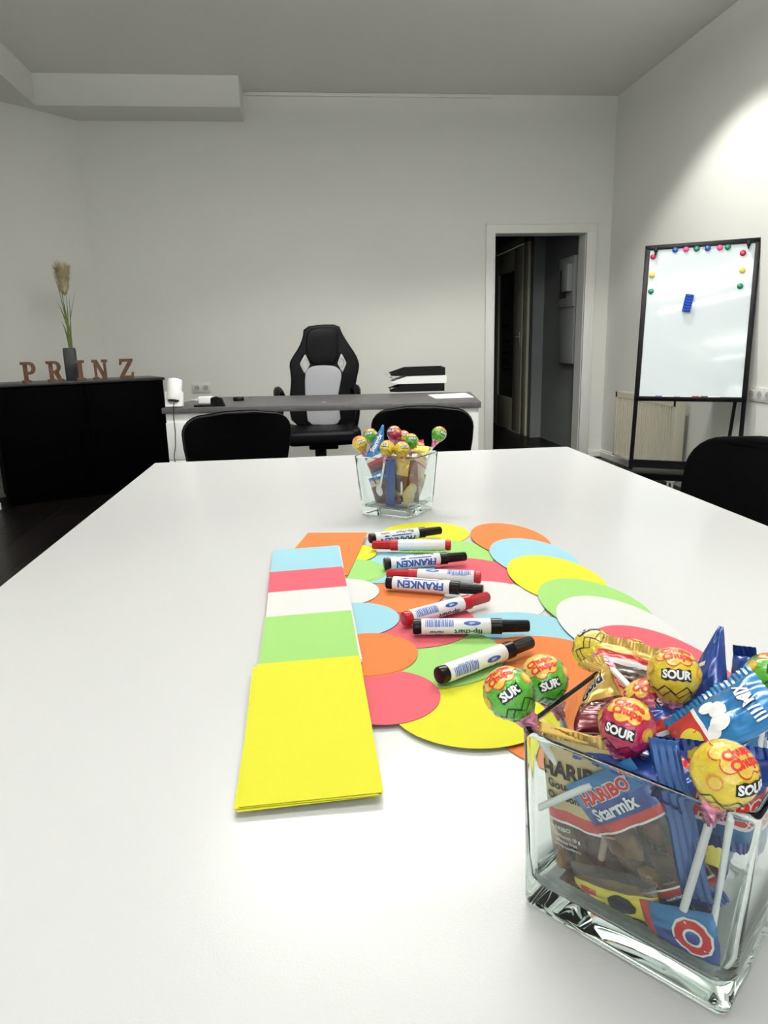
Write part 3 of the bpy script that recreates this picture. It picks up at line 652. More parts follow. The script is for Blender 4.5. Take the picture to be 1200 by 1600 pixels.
# ------------------------------------------------------------------ meeting table
TX0, TX1, TY0, TY1 = -.411, .7155, -.55, 1.912
t = T('meeting_table', 'large white meeting table in the foreground', 'table', ((TX0+TX1)/2, (TY0+TY1)/2, 0))
cx, cy = (TX0+TX1)/2, (TY0+TY1)/2
bm = NB(); b2(bm, (TX0-cx, TY0-cy, HT-.026), (TX1-cx, TY1-cy, HT), .0012); obj('tabletop', bm, TABLE, t)
for sx in (-1, 1):
    for sy in (-1, 1):
        bm = NB(); b2(bm, (sx*.48-.025, sy*1.12-.025, 0), (sx*.48+.025, sy*1.12+.025, HT-.0265), .002); obj('leg', bm, STEEL, t)
bm = NB()
for sx in (-1, 1): b2(bm, (sx*.48-.02, -1.09, HT-.08), (sx*.48+.02, 1.09, HT-.028))
for sy in (-1, 1): b2(bm, (-.45, sy*1.12-.02, HT-.08), (.45, sy*1.12+.02, HT-.028))
obj('frame', bm, STEEL, t)

# ------------------------------------------------------------------ moderation cards
CT = .0004
def card(shape, dims, xy, zc, ang, tilt, tiltx, col, label, group, side=1):
    bm = NB()
    if shape == 'rect': P = rsq(dims[0]/2, .0006, 1, dims[1]/2)
    elif shape == 'circ': P = [(dims[0]/2*math.cos(a), dims[0]/2*math.sin(a)) for a in [2*PI*k/72 for k in range(72)]]
    else: P = [(dims[0]/2*math.cos(a), dims[1]/2*math.sin(a)) for a in [2*PI*k/72 for k in range(72)]]
    prism(bm, P, 0, CT)
    nm = {'rect': 'rectangular_card', 'circ': 'round_card', 'oval': 'oval_card'}[shape]
    o = obj(nm, bm, CM[col], None, angle=30)
    o.matrix_world = Matrix.Translation((xy[0], xy[1], HT+zc)) @ Matrix.Rotation(tilt, 4, 'X') @ Matrix.Rotation(tiltx, 4, 'Y') @ Matrix.Rotation(rad(ang), 4, 'Z')
    tag(o, label, 'card', group)
SL = .0085
# right centre row of round cards, nearer ones on top
row = [('yellow', .1739, 1.0745, 'farthest, next to the small sweet jar'), ('green', .186, .957, 'second from the far end'), ('pink', .188, .866, 'third from the far end'), ('white', .193, .765, 'under the black and red marker caps'), ('blue', .2026, .657, 'behind the cap of the large black marker'), ('orange', .2050, .590, 'beside the cap of the nearest marker'), ('orange', .2, .49, 'seen between the lollipops')]
for c, x, y, lb in row:
    if y == .49: c2 = 'white'
    card('circ', (.14,), (x, y), .0009, 0, SL, 0, c, 'medium round '+c+' card, '+lb, 'medium round cards, right row')
row = [('blue', .090, .912, 'beside the third marker'), ('orange', .0836, .8103, 'under the two lying markers'), ('pink', .099, .714, 'under the red marker'), ('green', .1073, .630, 'behind the nearest marker'), ('yellow', .1245, .531, 'nearest of all, left of the large sweet jar')]
for c, x, y, lb in row:
    card('circ', (.14,), (x, y), .0028, 0, -SL, 0, c, 'medium round '+c+' card, '+lb, 'medium round cards, left row')
row = [('orange', .2934, 1.0111, 'farthest'), ('blue', .2997, .9166, 'second from the far end'), ('yellow', .3004, .8275, 'third from the far end'), ('green', .3091, .7247, 'in the middle'), ('white', .3089, .6613, 'before the green one'), ('pink', .3100, .572, 'nearest, behind the large sweet jar')]
for k, (c, x, y, lb) in enumerate(row):
    card('oval', (.11, .19), (x, y), .0030, 3, SL, 0, c, 'oval '+c+' card in the right row, '+lb, 'oval cards, right row')
row = [('yellow', .040, .978, 'at the left end of the farthest markers', 0), ('green', .044, .898, 'left of the third marker', 0), ('white', .0275, .8176, 'left of the two lying markers', 0), ('blue', .0405, .7283, 'left of the red marker', 0), ('orange', .047, .6381, 'between the blue and the pink one', 0)]
for c, x, y, lb, _ in row:
    card('circ', (.095,), (x, y), .0044, 0, SL, 0, c, 'small round '+c+' card, '+lb, 'small round cards, left row')
card('circ', (.095,), (.0452, .8935), .0040, 0, SL, 0, 'green', 'second small round green card, its rim showing under the upper green one', 'small round cards, left row')
card('circ', (.095,), (.0465, .6365), .0040, 0, SL, 0, 'orange', 'second small round orange card, its rim showing under the upper orange one', 'small round cards, left row')
card('circ', (.0955,), (.053, .5525), .0036, 0, 0, 0, 'pink', 'small round pink card, nearest of the small round ones', 'small round cards, left row')
def rcard(corners, col, z, label, tilt=SL, ang=None, dxy=(0, 0), da=0):
    P = [at(*q, 2, HT) for q in corners]; c = sum(P, Vector())/4; d = ((P[0]-P[3])+(P[1]-P[2])).normalized()
    a = math.degrees(math.atan2(-d.x, d.y)) if ang is None else ang
    card('rect', (.095, .205), (c.x+dxy[0], c.y+dxy[1]), z, a+da, tilt, rad(-1.2), col, label, 'rectangular cards')
# orange fan behind, three cards
for k in range(3):
    card('rect', (.095, .205), (.0125+k*.0012, .9855-k*.0010), .0056+k*.00041, -13.2+k*.6, .004, rad(-.3), 'orange', 'rectangular orange card, '+('top', 'middle', 'lowest')[2-k]+' of the slanting pile under the blue one', 'rectangular cards')
Y0 = {'blue': 1.0035, 'red': .9015, 'white': .822, 'green': .742}
for c, ux in (('blue', -.0122), ('red', -.0118), ('white', -.0100), ('green', -.0108)):
    a = {'blue': .8, 'red': 1.0, 'white': .9, 'green': .2}[c]
    yc = Y0[c]-.1025
    card('rect', (.095, .205), (ux+.0008, yc-.0035), .0068, a-.55, SL, rad(-1.2), c if c not in ('green', 'blue') else 'white', 'rectangular '+(c if c not in ('green', 'blue') else 'white')+' card, its edge showing under the '+('pink-red' if c == 'red' else c)+' one', 'rectangular cards')
    card('rect', (.095, .205), (ux, yc), .0073, a, SL, rad(-1.2), c, 'rectangular '+('pink-red' if c == 'red' else c)+' card, top of its pile in the left column', 'rectangular cards')
for k in range(3):
    card('rect', (.095, .205), ((-.0135, -.0128, -.0105)[k], (.5145, .5155, .5165)[k]), .0070+k*.0008, (1.2, -.4, .2)[k], .020, rad(-1.0), 'yellow', 'large yellow rectangular card, '+('lowest of the pile, showing at the left edge', 'middle of the nearest yellow pile', 'top of the nearest pile')[k], 'rectangular cards')

# ------------------------------------------------------------------ markers
ZM = .0052
def marker(A, B, col, spin, label, z=ZM, what=''):
    """A = plug end, B = cap end on the table plane"""
    A = Vector((*A, 0)); B = Vector((*B, 0)); d = (B-A).normalized(); y = Vector((-d.y, d.x, 0)); LN = (B-A).length
    r = .0083
    M = M4(d, y, Vector((0, 0, 1)), Vector((A.x, A.y, HT+z+r)))
    t = T('chart_marker', label, 'marker', mat=M, group='chart markers lying on the cards')
    sc = LN/.118
    def bar(prof, n=36):
        bm = NB(); loft(bm, [[(s*sc, -rr*math.sin(2*PI*k/n), rr*math.cos(2*PI*k/n)) for k in range(n)] for rr, s in prof]); return bm
    obj('barrel', bar([(.0078, .0088), (r, .0095), (r, .0785), (.0079, .079)]), MWHITE, t)
    obj('end_plug', bar([(.0062, 0), (.0074, .0006), (.0079, .002), (.0079, .0065), (.0072, .007), (.0072, .0095)]), MK[col], t)
    bm = NB(); n = 48; prof = [(.0070, .0782), (.0081, .0785), (.0082, .090), (.0068, .0905), (.0066, .091), (.0060, .1165), (.0050, .118)]
    loft(bm, [[(s*sc, -(rr-(.0004 if (k % 4 == 0 and s > .0905) else 0))*math.sin(2*PI*k/n), (rr-(.0004 if (k % 4 == 0 and s > .0905) else 0))*math.cos(2*PI*k/n)) for k in range(n)] for rr, s in prof]); obj('cap', bm, MK[col], t)
    R1 = r+.00012; sp = rad(spin)
    def mp(s0, ph0): return lambda x, y: Vector(((s0-x)*sc, -R1*math.sin(sp+ph0+y/r), R1*math.cos(sp+ph0+y/r)))
    bm = NB(); bi = NB()
    add_text(bm, 'FRANKEN', .0128, mp(.044, rad(152)), off=.04, step=.0012)
    add_poly(bm, rect(0, 0, .032, .0016), mp(.050, rad(103)), .0012); add_poly(bm, ell(0, 0, .004, .0012), mp(.026, rad(103)), .0012)
    rr = random.Random(3); x = -.014
    while x < .014:
        w_ = rr.choice((.0004, .0008, .0012)); add_poly(bm, rect(x, 0, w_, .0085), mp(.027, rad(0)), .0012); x += w_+rr.choice((.0005, .0008))
    add_text(bm, '4 011457 010327', .0026, mp(.027, rad(-36)), off=.02, step=.0012)
    add_poly(bm, ell(0, 0, .0086, .0026), mp(.060, rad(3)), .0012); obj('blue_lettering', bm, INK, t)
    add_text(bi, 'flip-chart', .0078, mp(.056, rad(66)), off=.03, step=.0012); add_text(bi, 'marker', .0050, mp(.024, rad(69)), off=.03, step=.0012)
    obj('dark_lettering', bi, INKG, t)
    bm = NB(); R1 = r+.0002; add_text(bm, 'refill', .0034, mp(.060, rad(3)), off=.01, step=.0012); add_poly(bm, ell(0, 0, .0001, .0001, 4), mp(.06, rad(3)), 0)
    obj('oval_lettering', bm, MWHITE, t)
marker((.0806, 1.0177), (.194, 1.0437), 'black', -31, 'black capped chart marker, farthest from the camera')
marker((.1932, .9610), (.0819, .9830), 'red', 32, 'red capped chart marker beside the farthest black one, cap to the left')
marker((.089, .8907), (.2022, .9044), 'black', -62, 'black capped chart marker between the two red ones pointing left')
marker((.2016, .8155), (.0882, .8480), 'red', -25, 'red capped chart marker in the middle, cap to the left', z=.0052)
marker((.0843, .8172), (.1931, .7708), 'black', -82, 'black capped chart marker with large blue lettering, in front of the left-pointing red one', z=.0052)
marker((.0888, .6960), (.1929, .7480), 'red', 48, 'red capped chart marker with its cap to the right')
marker((.0957, .6754), (.2132, .6578), 'black', 42, 'black capped chart marker with barcode, lying before the right-pointing red one')
marker((.1017, .5625), (.2032, .6198), 'black', 75, 'black capped chart marker nearest to the large sweet jar')

# ------------------------------------------------------------------ sweets
def front_frame(pos, up, roll=0):
    """z = up, -y towards the eye as far as up allows"""
    z = Vector(up).normalized(); v = (EYE-Vector(pos)).normalized(); y = -(v-z*v.dot(z)).normalized(); x = y.cross(z)
    M = M4(x, y, z, pos)
    return M @ Matrix.Rotation(roll, 4, 'Z')
_lc = {}
def lolly_parts(col, txt, detail=True):
    k = (col, txt, detail)
    if k in _lc: return _lc[k]
    R = .0135; P = []
    def rr(d):
        u = max(0, (-d.z-.55)/.45); a = math.atan2(d.y, d.x)
        return R*(1+.016*noise.noise(d*5)+.020*noise.noise(d*9+Vector((3, 1, 2)))+u*u*.25*(.6+.4*math.sin(a*11)))
    def dirf(az, el): return Vector((math.cos(el)*math.sin(az), -math.cos(el)*math.cos(az), math.sin(el)))
    bm = NB(); n = 40; m = 24
    loft(bm, [[dirf(2*PI*k_/n, -PI/2+.12+(PI-.13)*j/m)*rr(dirf(2*PI*k_/n, -PI/2+.12+(PI-.13)*j/m)) for k_ in range(n)] for j in range(m+1)])
    P.append(('wrapper_ball', bm, LOL[col], 60))
    def emap(az, el, off):
        c = dirf(az, el); e = Vector((math.cos(az), math.sin(az), 0)); nn = c.cross(e)*-1
        nn = e.cross(c)*-1 if (e.cross(c)*-1).z > 0 or abs(c.z) > .99 else e.cross(c)
        def f(x, y):
            r_ = math.hypot(x, y)
            if r_ < 1e-9: d = c.copy()
            else: d = c*math.cos(r_/R)+(e*x+nn*y)/r_*math.sin(r_/R)
            d.normalize(); return d*(rr(d)+off)
        return f
    def disc(bm, az, el, off, rad_fn, n=48, rings=5, mi=0, y0=0):
        f = emap(az, el, off); c = bm.verts.new(f(0, y0)); prev = None
        for j in range(1, rings+1):
            ring = [bm.verts.new(f(rad_fn(2*PI*q/n)*j/rings*math.cos(2*PI*q/n), y0+rad_fn(2*PI*q/n)*j/rings*math.sin(2*PI*q/n))) for q in range(n)]
            for q in range(n):
                if prev is None: bm.faces.new((c, ring[q], ring[(q+1) % n]))
                else: bm.faces.new((prev[q], ring[q], ring[(q+1) % n], prev[(q+1) % n]))
            prev = ring
    fl_ = lambda s: (lambda a: s*(.80+.28*abs(math.cos(a*3.5))**.7))
    TE = rad(80)
    bm = NB(); disc(bm, 0, TE, .00010, fl_(.0108)); P.append(('flower_outline', bm, REDP, 60))
    bm = NB(); disc(bm, 0, TE, .00024, fl_(.0102)); P.append(('flower_print', bm, FLOW, 60))
    if detail:
        bm = NB(); f = emap(0, rad(68), .0004)
        add_text(bm, 'Chupa', .0056, f, 0, .0025, off=.05, step=.0012, ang=.06); add_text(bm, 'Chups', .0056, f, .0005, -.0022, off=.05, step=.0012, ang=.06); P.append(('red_lettering', bm, REDP, 60))
        bm = NB(); f = emap(0, rad(14), .00026)
        w_ = .0074 if len(txt) > 3 else .0062
        zz = []
        for s in lin(-w_, w_, 14): zz.append((s, -.0029+.0004*math.sin(s*3900)))
        for s in lin(w_, -w_, 14): zz.append((s, .0029+.0004*math.sin(s*4300)))
        add_poly(bm, zz, f, .0012); P.append(('black_banner', bm, BLKP, 60)); bm = NB()
        # zigzag outlines near the neck
        def rib(pts, wd):
            f2 = emap(0, 0, 0)
            for a, b in zip(pts, pts[1:]):
                for q in range(4):
                    A_ = Vector(a).lerp(Vector(b), q/4); B_ = Vector(a).lerp(Vector(b), (q+1)/4); t_ = (B_-A_).normalized(); nx = Vector((-t_.y, t_.x))*wd/2/R
                    vs = []
                    for z_ in (A_+nx, A_-nx, B_-nx, B_+nx):
                        d = dirf(z_.x, z_.y); vs.append(bm.verts.new(d*(rr(d)+.0003)))
                    bm.faces.new(vs)
        pts = [(2*PI*k_/16, rad(-12 if k_ % 2 else -32)) for k_ in range(17)]; rib(pts, .0006)
        pts = [(2*PI*k_/16+.2, rad(-24 if k_ % 2 else -44)) for k_ in range(17)]; rib(pts, .0005)
        P.append(('zigzag_print', bm, BLKP, 60))
        bm = NB(); f = emap(0, rad(14), .0005); add_text(bm, txt, .0056 if len(txt) > 3 else .0060, f, 0, 0, off=.045, step=.0010, sx=.92)
        for s in (-1, 1):
            for y_ in (-.0014, .0014): add_poly(bm, ell(s*(w_-.0011), y_, .00045, .00045, 8), f, 0)
        P.append(('white_lettering', bm, WHF, 60))
        for az in (rad(62), rad(-68), rad(180)):
            bm = NB(); add_poly(bm, ell(0, 0, .0034, .0034, 20), emap(az, rad(14), .00025), .0012); P.append(('fruit_print', bm, LOL['orange'], 60))
            bm = NB(); add_poly(bm, ell(.0004, 0, .0024, .0024, 18), emap(az, rad(14), .0004), .0012); P.append(('fruit_slice', bm, FLOW, 60))
    out = []
    for nm, b, m_, an in P: out.append((nm, b, m_, an))
    bm = NB(); n = 16
    for_ = []
    for j in range(9):
        u = j/8; z = -R*.96-u*.014; a0 = u*2.4
        for_.append([((.0052*(1-u)**1.6+.0023+.0008*math.cos(5*2*PI*k_/n))*math.cos(2*PI*k_/n+a0), (.0052*(1-u)**1.6+.0023+.0008*math.cos(5*2*PI*k_/n))*math.sin(2*PI*k_/n+a0), z) for k_ in range(n)])
    loft(bm, for_); out.append(('twisted_neck', bm, NECK, 60))
    bm = NB(); tube(bm, [(0, 0, -R-.002), (0, 0, -.078)], .00185, 12); out.append(('stick', bm, STICK, 40))
    objs = [obj(nm, b, m_, None, an) for nm, b, m_, an in out]
    for o in objs: COL.objects.unlink(o)
    _lc[k] = objs; return objs
def lolly(label, pos, down, col, txt='SOUR', roll=0, group='lollipops in the large sweet jar', detail=True):
    M = front_frame(pos, -Vector(down), roll)
    t = T('lollipop', label, 'lollipop', mat=M, group=group)
    for o in lolly_parts(col, txt, detail):
        c = o.copy(); COL.objects.link(c); c.parent = t
    return t
def bag(label, pos, right, up, w_, h, th, zones, texts=(), taper=0, seed=0, name='sweet_bag', group='sweet bags in the large sweet jar', crimp=(None, None), cut=None, bend=0, nz=.0011):
    """pillow pouch: zones = [(v0, v1, material)] from bottom -1 to top 1"""
    x = Vector(right).normalized(); z = x.cross(Vector(up)).normalized(); y = z.cross(x)
    t = T(name, label, 'sweet bag', mat=M4(x, y, z, Vector(pos)), group=group)
    sd = Vector((seed*1.7, seed*.9, seed*2.3))
    def Pf(u, v, s, off=0):
        hw = w_/2*(1-taper*(v+1)/2)
        b = (max(0, 1-u*u)*max(0, 1-v*v))**.5
        q = Vector((u*hw*(1-.04*b), v*h/2, 0))
        nn = noise.noise(Vector((u*2.2, v*3, s*.4))+sd)*nz*1.6+noise.noise(Vector((u*5, v*6, s))+sd)*nz*.7
        z_ = s*(th/2*b+off)+nn*(.4+.6*b)-bend*u*u*.01
        q.z = z_; return q
    us = lin(-1, 1, 19)
    cuts = sorted({z0 for z0, _, _ in zones}|{z1 for _, z1, _ in zones}); vs = []
    for a, b in zip(cuts, cuts[1:]):
        k = max(1, int(round((b-a)*11))); vs += [a+(b-a)*i/k for i in range(k)]
    vs.append(cuts[-1]); mats = []
    for _, _, m_ in zones:
        if m_ not in mats: mats.append(m_)
    def mi(u, v):
        for z0, z1, m_ in zones:
            if z0 <= v <= z1: return mats.index(m_)
        return 0
    bm = NB(); gridf(bm, lambda u, v: Pf(u, v, 1), us, vs, mi); gridf(bm, lambda u, v: Pf(u, v, -1), us, vs, mi)
    bmesh.ops.remove_doubles(bm, verts=bm.verts, dist=1e-5); obj('pouch', bm, mats, t, angle=75)
    for k, (m_, s) in enumerate(((crimp[0], -1), (crimp[1], 1))):
        if m_ is None: continue
        bm = NB(); n = 40; hw = w_/2*(1-taper*(s+1)/2); rows = []
        for j in range(4):
            rows.append([Vector((hw*(-1+2*i/n), s*(h/2-.0004+j*.0019), (.0003 if i % 2 else -.0003)+Pf(-1+2*i/n, s, 1).z+.0004*math.sin(i*.7+j))) for i in range(n+1)])
        for i in range(n+1): rows[3][i].y += s*(.0006 if i % 2 else 0)
        loft(bm, rows, False, False, closed=False); obj('crimped_seam', bm, m_, t, angle=20)
    byM = {}
    for tx in texts:
        s, cx, cy, size, ang, m_, off, bold = tx
        b = byM.setdefault((m_, off), NB())
        f = lambda X, Y, off=off: Pf(max(-1, min(1, X/(w_/2*(1-taper*(Y/(h/2)+1)/2)))), max(-1, min(1, Y/(h/2))), 1, off)
        if isinstance(s, str): add_text(b, s, size, f, cx, cy, ang, off=bold, step=.0020)
        else: add_poly(b, s, f, .0020)
    for (m_, off), b in byM.items(): obj('printed_lettering', b, m_, t, angle=80)
    Mi = t.matrix_world.inverted()
    for c in t.children:
        for v in c.data.vertices: v.co = Mi @ in_jar(t.matrix_world @ v.co)
    return t
def label_text(s, cx, cy, size, ang, m_, mo=None, bold=.045):
    out = [(s, cx, cy, size, ang, m_, .00045, bold)]
    if mo: out.insert(0, (s, cx, cy, size, ang, mo, .00022, bold+.055))
    return out
def gummies(label, M, spots, mats, group):
    for k, (x, y, s) in enumerate(spots):
        bm = NB(); rr_ = random.Random(k*7+len(spots)); c = Vector((x, y, 0))
        an = rr_.uniform(-1, 1); RM = Matrix.Rotation(an, 3, 'Z')
        loft(bm, [[c+RM @ Vector((s*q*math.cos(2*PI*i/28)*(.8+.22*math.sin(4*2*PI*i/28+k)), s*1.35*q*math.sin(2*PI*i/28)*(.85+.2*math.cos(3*2*PI*i/28)), z*s*.45)) for i in range(28)] for q, z in ((.4, -1), (.85, -.7), (1, 0), (.85, .7), (.4, 1))])
        o = obj('gummy_sweet', bm, mats[k % len(mats)], None, 70); o.matrix_world = M
        tag(o, label[k], 'gummy', group)
def vase(name, label, C, rz, kb=0):
    t = T(name, label, 'glass jar', (C[0], C[1], HT+.0002), rz)
    bm = NB()
    prof = [(.040, .004, .0012), (.0455, .005, .0), (.0478, .006, .0012), (.0486, .0065, .004), (.0510, .008, .035), (.0540, .0095, .072), (.0566, .0105, .1020)]+[(.0549+.0018*math.cos(rad(a)), .0098, .1036+.0018*math.sin(rad(a))) for a in range(0, 181, 15)]+[(.0529, .009, .1015), (.0500, .008, .065), (.0470, .0065, .030), (.0452, .0055, .0175), (.0430, .005, .0148), (.036, .005, .0140)]
    loft(bm, [[(x, y, z) for x, y in rsq(h+kb*(1-z/.1055), r, 6)] for h, r, z in prof])
    obj('glass_body', bm, GLASS, t, angle=50); return t
CA = Vector((.1775, .3125, HT)); CB = Vector((.151, 1.237, HT))
VA = vase('square_glass_jar', 'large looking square glass jar of sweets at the lower right corner', CA, rad(-49), .0050)
VB = vase('square_glass_jar', 'small looking square glass jar of sweets at the far end of the table', CB, rad(-37))

e1 = Vector((math.cos(rad(-49)), math.sin(rad(-49)), 0)); n1 = Vector((math.sin(rad(-49)), -math.cos(rad(-49)), 0))   # left-front face
e2 = -n1; n2 = e1.copy()                                                                                                # right-front face
UP = Vector((0, 0, 1))
def fA(s, z, ins): return CA+e1*s+n1*ins+UP*z
def rot2(a, e, n):
    return e*math.cos(a)+UP*math.sin(a), -e*math.sin(a)+UP*math.cos(a)
def dirpx(p, px, py, t2): return dep(px, py, t2)-p
# --- large jar: bags inside
r_, u_ = rot2(rad(9), e1, n1); tl = (UP*1.0-n1*-.07)
lean_n = lambda u, k: (u+n1*k).normalized()
def in_jar(q):
    """wrappers pressed against the glass flatten: keep points below the rim inside the jar cavity"""
    for c_, a_, kb in ((CA, rad(-49), .0047), (CB, rad(-37), 0)):
        d_ = q-c_
        if abs(d_.x) < .12 and abs(d_.y) < .12:
            z = d_.z
            if z > .108: return q
            if z < .0185: z = .0162+.0023*math.exp((z-.0185)/.004)
            lim = kb*(1-min(1, max(0, z/.105)))+.0449+(.0526-.0449)*min(1, max(0, (z-.0175)/.085)); k_ = .006
            l_ = Matrix.Rotation(-a_, 3, 'Z') @ d_; l_.z = z
            for ax in (0, 1):
                v = abs(l_[ax])
                if v > lim-k_: v = lim-k_+k_*(1-math.exp(-(v-lim+k_)/k_))
                l_[ax] = math.copysign(v, l_[ax])
            return c_+Matrix.Rotation(a_, 3, 'Z') @ l_
    return q
g = 'sweet bags in the large sweet jar'
B1 = bag('gold sweet bag with black lettering inside the large jar, behind the glass at left', fA(-.0250, .0560, .0345), r_, lean_n(u_, .08), .052, .086, .009,
    [(-1, -.93, REDF), (-.93, -.90, WHF), (-.90, -.10, FILM), (-.10, -.07, WHF), (-.07, .08, REDF), (.08, 1, GOLDB)],
    label_text('HARIBO', -.002, .0275, .0112, 0, BLKP, GOLD)+label_text('GoudBeren', -.004, .0190, .0066, 0, BLKP, None, .03)+label_text("Ourson d'Or", -.004, .0120, .0062, 0, BLKP, None, .03)
    + [('HARIBO', -.016, -.008, .0034, 0, WHF, .0003, .02), ('Goudberen 10 g', -.014, -.0125, .0028, 0, WHF, .0003, .01), ('gelatine fruit', -.014, -.0160, .0028, 0, WHF, .0003, .01), ('snoep bonbons', -.014, -.0195, .0028, 0, WHF, .0003, .01), ('www.haribo.com', -.006, -.0424, .0026, 0, WHF, .0004, .01)], seed=1, crimp=(None, GOLD), group=g)
gummies(['pale gummy sweet at the upper left in the gold bag window', 'brown gummy sweet in the upper middle of the gold bag window', 'amber gummy sweet at the upper right in the gold bag window', 'pale gummy sweet in the lower middle of the gold bag window', 'brown gummy sweet at the lower right in the gold bag window', 'amber gummy sweet at the lower left in the gold bag window'], B1.matrix_world, [(-.015, -.012, .0065), (.002, -.015, .006), (.016, -.010, .007), (-.006, -.030, .0065), (.012, -.028, .007), (-.019, -.031, .0055)], [GUM[3], GUM[0], GUM[1]], 'gummy sweets in the gold bag')
r_, u_ = rot2(rad(42), e1, n1)
B2 = bag('blue topped sweet bag slanting before the gold bag in the large jar', fA(.0045, .0640, .0390), r_, lean_n(u_, .09), .043, .070, .008,
    [(-1, -.93, BLUEF), (-.93, -.86, LBLUE), (-.86, -.76, REDF), (-.76, -.73, WHF), (-.73, .18, FILM), (.18, .21, WHF), (.21, .34, REDF), (.34, .62, BLUEF), (.62, 1, LBLUE)],
    label_text('HARIBO', -.001, .0255, .0086, .03, REDP, WHF)+label_text('Starmix', -.001, .0170, .0090, .03, WHF, None, .035)+[('www.haribo.com', 0, -.0307, .0026, 0, WHF, .0004, .01)], seed=2, crimp=(BLUEF, None), group=g)
gummies(['pale gummy sweet under the red stripe of the slanting blue topped bag', 'dark red gummy sweet at the right under the stripe of the slanting bag', 'brown gummy sweet in the middle of the slanting bag window', 'pale gummy sweet at the lower left of the slanting bag window', 'dark red gummy sweet at the lower right of the slanting bag window'], B2.matrix_world, [(-.009, -.003, .0065), (.008, .001, .006), (.002, -.016, .007), (-.010, -.019, .0055), (.012, -.014, .0055)], [GUM[3], GUM[2], GUM[0]], 'gummy sweets in the slanting bag')
# standing blue seam bag with vertical lettering
r_, u_ = rot2(rad(-75), e1, n1)
B3 = bag('blue sweet bag standing on end with its long blue seam at the jar front', fA(.0360, .0930, .0260), -u_*-1, r_*-1, .066, .040, .010,
    [(-1, -.55, LBLUE), (-.55, -.45, WHF), (-.45, .2, REDF), (.2, 1, BLUEF)], label_text('HARIBO', 0, -.004, .013, 0, REDP, WHF), seed=3, crimp=(BLUEF, BLUEF), group=g)
bm = NB()
sA = fA(.0140, .1235, .0485); sB = fA(.0345, .0500, .0455); ww = e1*.0068+UP*.0016
rows = []
for j in range(16):
    q = sA.lerp(sB, j/15)+n1*.0012*math.sin(j*.6); rows.append([q+ww*(i/4-1)+n1*(.0004 if i % 2 else -.0004) for i in range(9)])
o0 = sB.copy(); loft(bm, [[v-o0 for v in r] for r in rows], False, False, closed=False)
o = obj('film_strip', bm, SBLUE, None, 20, loc=o0); sol = o.modifiers.new('s', 'SOLIDIFY'); sol.thickness = .0004; tag(o, 'long ribbed blue wrapper strip hanging over the front of the large jar', 'wrapper')
r_, u_ = rot2(rad(38), e1, n1)
bag('blue sweet bag with a red letter at the bottom front corner of the large jar', fA(.0290, .0235, .0425), *rot2(rad(20), e1, n1), .036, .030, .008,
    [(-1, .3, BLUEF), (.3, 1, LBLUE)], label_text('O', .006, .002, .021, -.35, REDP, WHF)+[(rect(-.0155, 0, .005, .030), 0, 0, 0, 0, REDF, .0003, 0), (rect(-.0185, 0, .001, .030), 0, 0, 0, 0, WHF, .00032, 0)], seed=5, crimp=(BLUEF, None), group=g)
bag('yellow sweet bag under the gold bag near the bottom of the large jar', fA(-.006, .0250, .0395), *rot2(rad(17), e1, n1), .046, .026, .008, [(-1, -.1, YELF), (-.1, .3, YELF), (.3, 1, FILM)],
    [(ell(.004, -.003, .008, .005), 0, 0, 0, 0, BLKP, .0003, 0), (rect(-.014, 0, .010, .004), 0, 0, 0, 0, REDF, .0003, 0)], seed=6, crimp=(YELF, None), group=g)
bag('dark red sweet bag lying on the bottom of the large jar', fA(-.006, .0220, .010), e1, -n1+UP*.25, .062, .055, .012, [(-1, .2, BROWNF), (.2, 1, DREDF)], seed=7, crimp=(BROWNF, DREDF), group=g)
bag('brown and dark red sweet bag upright behind the yellow one low in the large jar', fA(-.002, .0290, .0270), *rot2(rad(6), e1, n1), .082, .034, .010, [(-1, .1, BROWNF), (.1, 1, DREDF)], [(ell(-.012, -.004, .007, .003), 0, 0, 0, 0, REDF, .0003, 0)], seed=22, crimp=(DREDF, DREDF), group=g)
bag('yellow and black sweet bag low at the right side of the large jar', CA+n2*.030+e2*-.008+UP*.045, *rot2(rad(70), e2, n2), .040, .036, .010, [(-1, -.3, YELF), (-.3, -.1, BLKP), (-.1, 1, YELF)], seed=8, crimp=(YELF, GOLD), group=g)
bag('light blue sweet bag upright behind the right glass of the large jar', CA+n2*.035+e2*.016+UP*.062, *rot2(rad(-12), e2, n2), .042, .070, .010, [(-1, -.5, BLUEF), (-.5, .3, FILM), (.3, .45, REDF), (.45, 1, LBLUE)], label_text('HARIBO', 0, .025, .0085, 0, REDP, WHF), seed=9, crimp=(BLUEF, LBLUE), group=g)
bag('brown foil sweet packed in the centre of the large jar', CA+UP*.050, e1, UP+n2*.2, .062, .062, .018, [(-1, .1, BROWNF), (.1, 1, DREDF)], seed=10, crimp=(BROWNF, BROWNF), group=g)
